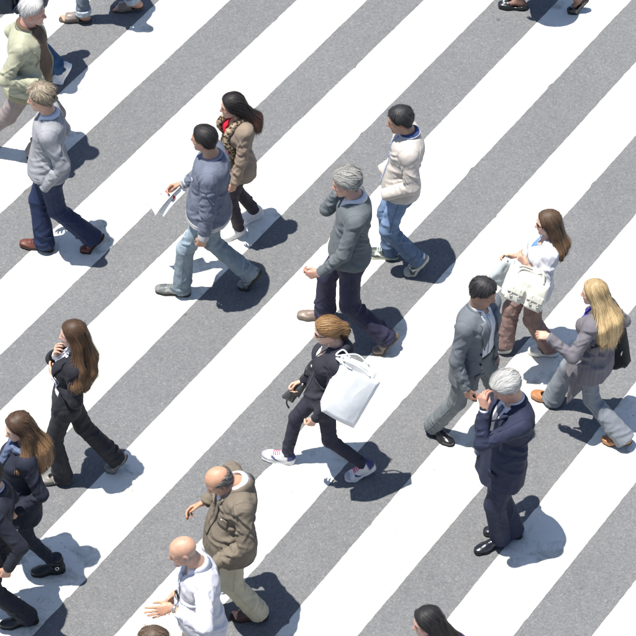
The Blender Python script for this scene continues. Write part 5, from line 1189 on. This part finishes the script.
@person('purple_top_woman', label='dark-haired woman in a purple top at the bottom edge', sex='f', h=1.64, yaw=184, seed=30, skin=C3(.44,.27,.21),
    feet={'L': ((404,769), 184, 0), 'R': ((462,757), 184, 30)}, hip=440, neck=438, head=(427,622), look=(192, 12, 0),
    arms={'L': dict(rel=(.12,.05,-.42)), 'R': dict(rel=(-.08,.05,-.44))},
    hair=dict(style='long', line='long', col=(.010,.009,.010), col2=(.035,.032,.034), th=.020, lump=.006, freq=26, stretch=.5, n=1000, steps=16, ds=.013, curl=.4, part=-.012, crown=(-.01,.03,.14), pull=(0,-.35,-.7), cw=.6,
        mass=[[(0.000,-0.055,0.020,0.057,'h'), (0.000,-0.074,-0.050,0.057,'h'), (0.000,-0.104,0.920,0.061,'t'), (0.010,-0.120,0.800,0.040,'t')], [(0.055,-0.030,0.000,0.034,'h'), (0.070,-0.050,-0.080,0.040,'h'), (0.090,-0.064,0.860,0.036,'t')]]))
def _(s):
    s.build_body(); s.build_hair(); s.build_top('purple_top', dict(ease=.02, t0=-.15, sl=(.068,.06,.048), ext=0, col=C3(.17,.035,.30), mat='cotton', drop=.03, seed=5, carve=opening([(.8,.0), (1.0,.07)])), vs=.011)
    s.build_trousers(dict(leg=(.094,.076,.08), mat='denim', col=C3(.03,.04,.07)), vs=.013)
    for sd in 'LR': s.shoe(sd, 'flat', (.02,.02,.02), (.02,.02,.02))

@person('bow_flats_woman', lod=1.5, label='woman at the top edge showing only dark-stockinged ankles and black bow flats', sex='f', h=1.66, yaw=178, seed=31, skin=C3(.3,.17,.12), foot_fit=1, bare_feet=C3(.15,.085,.065),
    feet={'R': ((498,7), 174, 0), 'L': ((567,13), 190, 48)}, hip=543, neck=540, head=None,
    arms={'L': dict(rel=(.12,.05,-.44)), 'R': dict(rel=(-.08,.05,-.46))}, hair=dict(style='short', col=DARKH, n=150))
def _(s):
    s.build_body(); s.build_hair(); s.build_top('coat', dict(ease=.03, t0=-.75, sl=(.07,.062,.05), ext=0, col=C3(.03,.03,.04), mat='suit', drop=.03, flare=.08, seed=5), vs=.013)
    s.build_trousers(dict(leg=(.085,.064,.043), mat='cotton', col=C3(.15,.085,.065), hem=-.03, wr=.001), name='stockings')
    for sd in 'LR':
        o = s.shoe(sd, 'flat', (.010,.011,.013), (.012,.012,.012), mat='patent'); f_ = s.fl
        for sg in (1, -1):
            lp = np.array([(.80 * f_ + .012 * math.sin(2 * a), sg * .020 * (1 - math.cos(a)) * .5 * 1.1, .060 + .006 * math.sin(a)) for a in np.linspace(0, 2 * math.pi, 12)]); v, q = tube(s.foot_xf(sd, lp), .006, 6); mk('bow', v, q, M['patent'], o, C3(.30,.31,.32), base=s.base)
ONLY = []
DONE = {}
for nm, (sp, fn) in PEOPLE.items():
    if ONLY and nm not in ONLY: continue
    s = Person(sp); fn(s); DONE[nm] = s
# ------------------------------------------------------------------ things people carry (each a thing of its own)
def thing(name, loc, label, cat):
    o = bpy.data.objects.new(name, None); COL.objects.link(o); o.location = np.asarray(loc).tolist(); o.empty_display_size = .1; return tag(o, label, cat)
def slab(c4, thick, nrm_, bulge=1.0, nu=14, nv=16, edge=.35, wav=.0, seed=0):
    """soft bag body: four corners (top left, top right, bottom right, bottom left), thickness across nrm_"""
    tl, tr, br, bl = (np.asarray(c) for c in c4); u = np.linspace(0, 1, nu); v = np.linspace(0, 1, nv); U, V = np.meshgrid(u, v, indexing='ij')
    G = ((1-U)*(1-V))[..., None]*tl + (U*(1-V))[..., None]*tr + (U*V)[..., None]*br + ((1-U)*V)[..., None]*bl
    prof = edge + (1 - edge) * bulge * (np.sqrt(np.clip(4*U*(1-U), 0, 1)) * np.sqrt(np.clip(4*V*(1-V), 0, 1))) ** .7
    wv = wav * noise(np.stack([U.ravel()*3 + seed, V.ravel()*3, 0*U.ravel()], 1)).reshape(U.shape)
    T = G + nrm_ * (thick/2 * prof + wv)[..., None]; Bk = G - nrm_ * (thick/2 * prof - wv)[..., None]
    VV = np.concatenate([T.reshape(-1,3), Bk.reshape(-1,3)]); o = nu*nv; I = lambda i, j: i*nv + j; Q = []
    for i in range(nu-1):
        for j in range(nv-1): Q += [(I(i,j), I(i,j+1), I(i+1,j+1), I(i+1,j)), (o+I(i,j), o+I(i+1,j), o+I(i+1,j+1), o+I(i,j+1))]
    for i in range(nu-1): Q += [(I(i,0), I(i+1,0), o+I(i+1,0), o+I(i,0)), (I(i,nv-1), o+I(i,nv-1), o+I(i+1,nv-1), I(i+1,nv-1))]
    for j in range(nv-1): Q += [(I(0,j), o+I(0,j), o+I(0,j+1), I(0,j+1)), (I(nu-1,j), I(nu-1,j+1), o+I(nu-1,j+1), o+I(nu-1,j))]
    return VV, np.array(Q)
def spline(pts, n=24):
    pts = np.asarray(pts, float); k = np.linspace(0, len(pts)-1, n); P_ = np.concatenate([[2*pts[0]-pts[1]], pts, [2*pts[-1]-pts[-2]]]); out = []
    for t in k:
        i = min(int(t), len(pts)-2); f = t - i; a, b, c, d = P_[i:i+4]
        out.append(.5*((2*b) + (c-a)*f + (2*a-5*b+4*c-d)*f*f + (3*b-a-3*c+d)*f**3))
    return np.array(out)
def lp(s, px, lat): return onplane(px, s.Q + s.L * lat, s.L)

if 'blue_sweatshirt' in DONE:      # folded newspaper in the far hand
    s = DONE['blue_sweatshirt']; W, X, Y, Z = s.palm['R']; h0 = W + X * .085
    e = lp(s, (154, 209), -.16); ax = nrm(e - h0); nn = UP * .75 + nrm(CAM - h0) * .6; nn = nrm(nn - ax * np.dot(nn, ax)); wd = np.cross(nn, ax); wd = wd if wd[1] < 0 else -wd; L = np.linalg.norm(e - h0) + .06
    o = thing('newspaper', h0, 'folded newspaper with red and black print held by the blue sweatshirt man', 'newspaper')
    for k, (off, len_, w0, w1) in enumerate(((.0, L, -.075, .060), (-.014, L * .93, -.065, .105))):
        g = np.array([[h0 - ax * .05 + ax * len_ * u + wd * (w0 + (w1 - w0) * v) + nn * (off + .03 * math.sin(u * 2.6) + .018 * (v - .5) ** 2 * 4 * (1 if k == 0 else -1)) for v in np.linspace(0, 1, 24)] for u in np.linspace(0, 1, 44)])
        vv, q = sheet(g, .003); U, V = np.meshgrid(np.linspace(0, 1, 44), np.linspace(0, 1, 24), indexing='ij'); c = np.full((44, 24, 3), .74)
        if k == 0:
            c[((U - .36) / .028) ** 2 + ((V - .55) / .11) ** 2 < 1] = (.42, .05, .05); c[(np.abs(U - .50) < .02) & (np.abs(V - .42) < .10)] = (.25, .27, .30)
            c[(np.abs(V - .62) < .20) & (U > .62) & (np.sin(U * 95) > .55)] *= .82
        else:
            c[((U - .34) / .035) ** 2 + ((V - .80) / .08) ** 2 < 1] = (.38, .02, .03); c[(np.abs(V - .62) < .035) & (np.abs(U - .25) < .14)] = (.02, .02, .025); c[(np.abs(V - .86) < .06) & (np.abs(U - .42) < .05)] = (.10, .10, .12); c[(V > .3) & (U > .55) & (np.sin(U * 90) > .3)] *= .72
        mk('folded_page', vv - h0, q, M['paper'], o, np.concatenate([c.reshape(-1, 3)] * 2))
if 'bag_woman' in DONE:
    s = DONE['bag_woman']; lat = .19
    TL, TR, BR, BL = lp(s, (343, 360), lat), lp(s, (380, 376), lat), lp(s, (353, 423), lat + .13), lp(s, (321, 406), lat + .13); th = .12; nn = s.L; cen = (TL + TR + BR + BL) / 4
    o = thing('shopping_bag', cen, 'white paper shopping bag hanging from the shoulder of the ginger-haired woman', 'bag')
    def wall(a, b, c, d, name, col, bow=.0):
        n = 12; U, V = np.meshgrid(np.linspace(0, 1, n), np.linspace(0, 1, n), indexing='ij'); U, V = U[..., None], V[..., None]
        g = (1-U)*(1-V)*a + U*(1-V)*b + U*V*c + (1-U)*V*d; nm = nrm(np.cross(b - a, d - a)); g = g + nm * (bow * np.sin(np.pi * U) * np.sin(np.pi * V * .8) + .004 * noise(g.reshape(-1, 3) * 16).reshape(n, n, 1))
        v, q = sheet(g, .003); return mk(name, v - cen, q, M['paper'], o, col)
    wc = C3(.70, .71, .72); f = nn * th / 2
    wall(TL + f, TR + f, BR + f * .9, BL + f * .9, 'front_panel', wc, -.022); wall(TL - f, TR - f, BR - f * .9, BL - f * .9, 'back_panel', wc, .012)
    wall(TR + f, TR - f, BR - f * .9, BR + f * .9, 'side_panel', wc, .016); wall(TL + f, TL - f, BL - f * .9, BL + f * .9, 'side_panel', wc, -.016); wall(BL + f * .9, BR + f * .9, BR - f * .9, BL - f * .9, 'base', wc)
    sh = s.S['L'] + UP * .085 + s.lC * -.01
    for sg in (1, -1):
        a = TL * .78 + TR * .22 + f * sg; b = TL * .28 + TR * .72 + f * sg
        pth = spline([a, (a + sh) / 2 + UP * .03 + s.L * .045 * sg, sh + s.L * .012 * sg, (b + sh) / 2 + UP * .035 + s.L * .03 * sg - s.F * .03, b], 26); v, q = tube(pth - cen, .0065, 6); mk('handle', v, q, M['paper'], o, wc)
    # small dark wrist bag and its strap
    a, b = lp(s, (303, 381), -.17), lp(s, (287, 399), -.15); d = b - a; sd = nrm(np.cross(d, s.L)); cen = (a + b) / 2
    o = thing('handbag', cen, 'small dark grey handbag swinging in front of the ginger-haired woman', 'handbag')
    v, q = slab([a + sd * .02, a - sd * .03, b - sd * .055, b + sd * .045], .06, s.L, edge=.4, wav=.006, seed=4); mk('bag_body', v - cen, q, M['leather'], o, C3(.035, .038, .042))
    v, q = slab([a + sd * .005 + s.L * .03, a - sd * .028 + s.L * .03, b * .6 + a * .4 - sd * .05 + s.L * .03, b * .6 + a * .4 + sd * .02 + s.L * .03], .012, s.L, edge=.7); mk('flap', v - cen, q, M['leather'], o, C3(.055, .058, .062))
    v, q = tube(spline([b, b + (lp(s, (289, 408), -.15) - b) * .5 + s.F * .01, lp(s, (289, 408), -.15)], 8) - cen, .007, 6); mk('strap_end', v, q, M['leather'], o, C3(.03, .032, .036))
    v, q = tube(spline([a, lp(s, (306, 368), -.12), s.tp(.0, .13, .72), s.tp(.05, .05, 1.0), s.tp(.06, -.08, .93)], 24) - cen, .0045, 6); mk('strap', v, q, M['leather'], o, C3(.05, .052, .058))
    v, q = tube([a + sd * .005 + s.L * .034, a + sd * .005 + s.L * .042], [.011, .011], 12); mk('clasp', v - cen, q, M['metal'], o, C3(.7, .7, .7))
if 'grey_suit' in DONE:
    s = DONE['grey_suit']; W, X, Y, Z = s.palm['R']; c = W + X * .085 - Z * .028 + Y * .015; Mx = np.stack([X, Y, Z], 1); Mx = Mx if np.linalg.det(Mx) > 0 else np.stack([X, -Y, Z], 1)
    v, q = nets(lambda p: rbox(p, c, (.055, .024, .008), .005, Mx), c - .08, c + .08, .005); tag(mk('phone', v, q, M['patent'], None, C3(.012, .012, .014)), 'black phone in the hand of the grey suit man', 'phone')
if 'white_top_woman' in DONE:
    s = DONE['white_top_woman']; lat = .24; TL, TR, BR, BL = lp(s, (511, 266), lat), lp(s, (550, 284), lat), lp(s, (541, 309), lat + .08), lp(s, (501, 291), lat + .08); cen = (TL + TR + BR + BL) / 4; cr = C3(.64, .63, .55)
    o = thing('handbag', cen, 'large cream leather handbag with two buckled pockets on the woman in white', 'handbag'); f = s.L
    v, q = slab([TL, TR, BR, BL], .16, f, edge=.38, wav=.012, seed=2, nu=22, nv=20); b = mk('bag_body', v - cen, q, M['leather'], o, cr); at = lambda u, w, dz: TL*(1-u)*(1-w) + TR*u*(1-w) + BR*u*w + BL*(1-u)*w + f * dz
    for u0, u1 in ((.06, .44), (.54, .92)):
        v, q = slab([at(u0, .40, .072), at(u1, .40, .072), at(u1, .93, .068), at(u0, .93, .068)], .045, f, edge=.55, nu=10, nv=10); pk = mk('pocket', v - cen, q, M['leather'], o, cr)
        v, q = slab([at(u0 - .01, .34, .088), at(u1 + .01, .34, .088), at(u1 + .01, .58, .092), at(u0 - .01, .58, .092)], .016, f, edge=.7, nu=8, nv=8); mk('pocket_flap', v - cen, q, M['leather'], pk, cr * 1.02)
        um = (u0 + u1) / 2
        for uu in (um - .09, um + .09):
            v, q = slab([at(uu - .016, .34, .095), at(uu + .016, .34, .095), at(uu + .016, .74, .0965), at(uu - .016, .74, .0965)], .005, f, edge=.9, nu=4, nv=8); mk('pocket_strap', v - cen, q, M['leather'], pk, cr * .96)
            rg = [at(uu + .026 * math.cos(a), .66 + .045 * math.sin(a), .100) for a in np.linspace(0, 2*math.pi, 12)]; v, q = tube(np.array(rg) - cen, .0022, 6); mk('buckle', v, q, M['metal'], pk, C3(.5, .45, .3))
    sh = s.E['L'] * .55 + s.W['L'] * .45 + UP * .05
    for sg in (1, -1):
        v, q = tube(spline([at(.16, .03, .03 * sg), (at(.16, 0, .03 * sg) + sh) / 2 + s.F * .03 + UP * .03, sh + s.L * .018 * sg, (at(.84, 0, .03 * sg) + sh) / 2 - s.F * .02 + UP * .05, at(.84, .03, .03 * sg)], 26) - cen, .010, 7); mk('handle', v, q, M['leather'], o, cr * .85)
    lat = -.02; cs = [lp(s, p, lat) for p in ((505, 258), (515, 262), (503, 288), (489, 277))]; cen = sum(cs) / 4
    o = thing('carrier_bag', cen, 'pale silver carrier bag held in front of the woman in white', 'bag'); v, q = slab(cs, .07, s.L, edge=.45, wav=.008, seed=9); mk('bag_body', v - cen, q, M['nylon'], o, C3(.42, .46, .47))
    hd = s.W['R'] + nrm(s.W['R'] - s.E['R']) * .08
    for sg in (1, -1): v, q = tube(spline([cs[0] * .7 + cs[1] * .3 + s.L * .02 * sg, (cs[0] + hd) / 2 + s.L * .025 * sg, hd], 10) - cen, .006, 6); mk('handle', v, q, M['leather'], o, C3(.10, .10, .07))
if 'blonde_woman' in DONE:
    s = DONE['blonde_woman']; lat = -.24; cs = [lp(s, p, lat) for p in ((606, 316), (621, 314), (629, 364), (609, 368))]; cen = sum(cs) / 4; dk = C3(.008, .010, .014)
    o = thing('shoulder_bag', cen, 'dark blue-black leather bag slung from the shoulder of the blonde woman', 'handbag'); v, q = slab(cs, .15, s.L, edge=.5, wav=.010, seed=5); mk('bag_body', v - cen, q, M['rubber'], o, dk)
    top = s.S['R'] + UP * .09
    for sg in (1, -1): v, q = tube(spline([cs[0] * .5 + cs[1] * .5 + s.L * .03 * sg, (cs[0] + top) / 2 + s.L * .02 * sg - s.F * .05, top, (cs[1] + top) / 2 + s.F * .03 * sg, cs[0] * .3 + cs[1] * .7 + s.L * .03 * sg], 22) - cen, .009, 7); mk('strap', v, q, M['leather'], o, dk)
    out = -s.F
    for px in ((612, 317), (618, 338), (622, 353)):
        c = lp(s, px, lat) + nrm(CAM - cen) * .075; rg = [c + s.L * .016 * math.cos(a) + UP * .018 * math.sin(a) for a in np.linspace(0, 2*math.pi, 14)]; v, q = tube(np.array(rg) - cen, .005, 6); mk('ring', v, q, M['metal'], o, C3(.7, .7, .7))
    c = lp(s, (622, 356), lat) + nrm(CAM - cen) * .07; v, q = tube(spline([c, c - UP * .06 - s.F * .01, c - UP * .11 - s.F * .03], 8) - cen, .010, 6); mk('tassel', v, q, M['leather'], o, dk)
    lat = .13; cs = [lp(s, p, lat) for p in ((575, 350), (600, 346), (588, 384), (567, 404))]     # waterfall front of the cardigan hanging by the leading hip
    v, q = slab(cs, .022, nrm(s.L * .8 + s.F * .3), edge=.8, nu=26, nv=22, wav=.020, seed=3); mk('cardigan_drape', v - s.base, q, M['knit'], s.root, C3(.140, .132, .148))
if 'navy_walker' in DONE:
    s = DONE['navy_walker']; lat = .20; cs = [lp(s, p, lat) for p in ((-14, -18), (13, -16), (14, 11), (-12, 13))]; cen = sum(cs) / 4
    o = thing('shoulder_bag', cen, 'dark navy bag in the upper left corner beside the cream jacket man', 'bag'); v, q = slab(cs, .14, s.L, edge=.5, wav=.008, seed=6); mk('bag_body', v - cen, q, M['nylon'], o, C3(.022, .035, .055))
    v, q = tube(spline([cs[0], (cs[0] + s.S['L']) / 2 + s.L * .1, s.S['L'] + UP * .09, (cs[1] + s.S['L']) / 2 + s.L * .12, cs[1]], 20) - cen, .012, 6); mk('strap', v, q, M['nylon'], o, C3(.02, .03, .045))
if 'white_shirt' in DONE:
    s = DONE['white_shirt']; tf = lambda p: s.torso(p, .03, -.5, 1, drop=.05); c = s.trace(tf, np.array([.012]), np.array([.60]), .02)[0]
    o = thing('sunglasses', c, 'folded green sunglasses hooked on the front of the white shirt', 'sunglasses'); ax1 = nrm(s.A * .95 + s.fC * .1)
    for k in (0, 1):
        cc = c - ax1 * (.045 * k); v, q = nets(lambda p: ell(p, cc, (.020, .008, .022), np.stack([s.lC, s.fC, s.A], 1)), cc - .04, cc + .04, .005); mk('lens', v - c, q, M['lens'], o, C3(.02, .03, .025))
    v, q = tube(spline([c + ax1 * .022 + s.fC * .008, c - ax1 * .02 + s.fC * .016 + s.lC * .018, c - ax1 * .07 + s.fC * .008 + s.lC * .01], 10) - c, .003, 6); mk('temple', v, q, M['lens'], o, C3(.02, .02, .02))
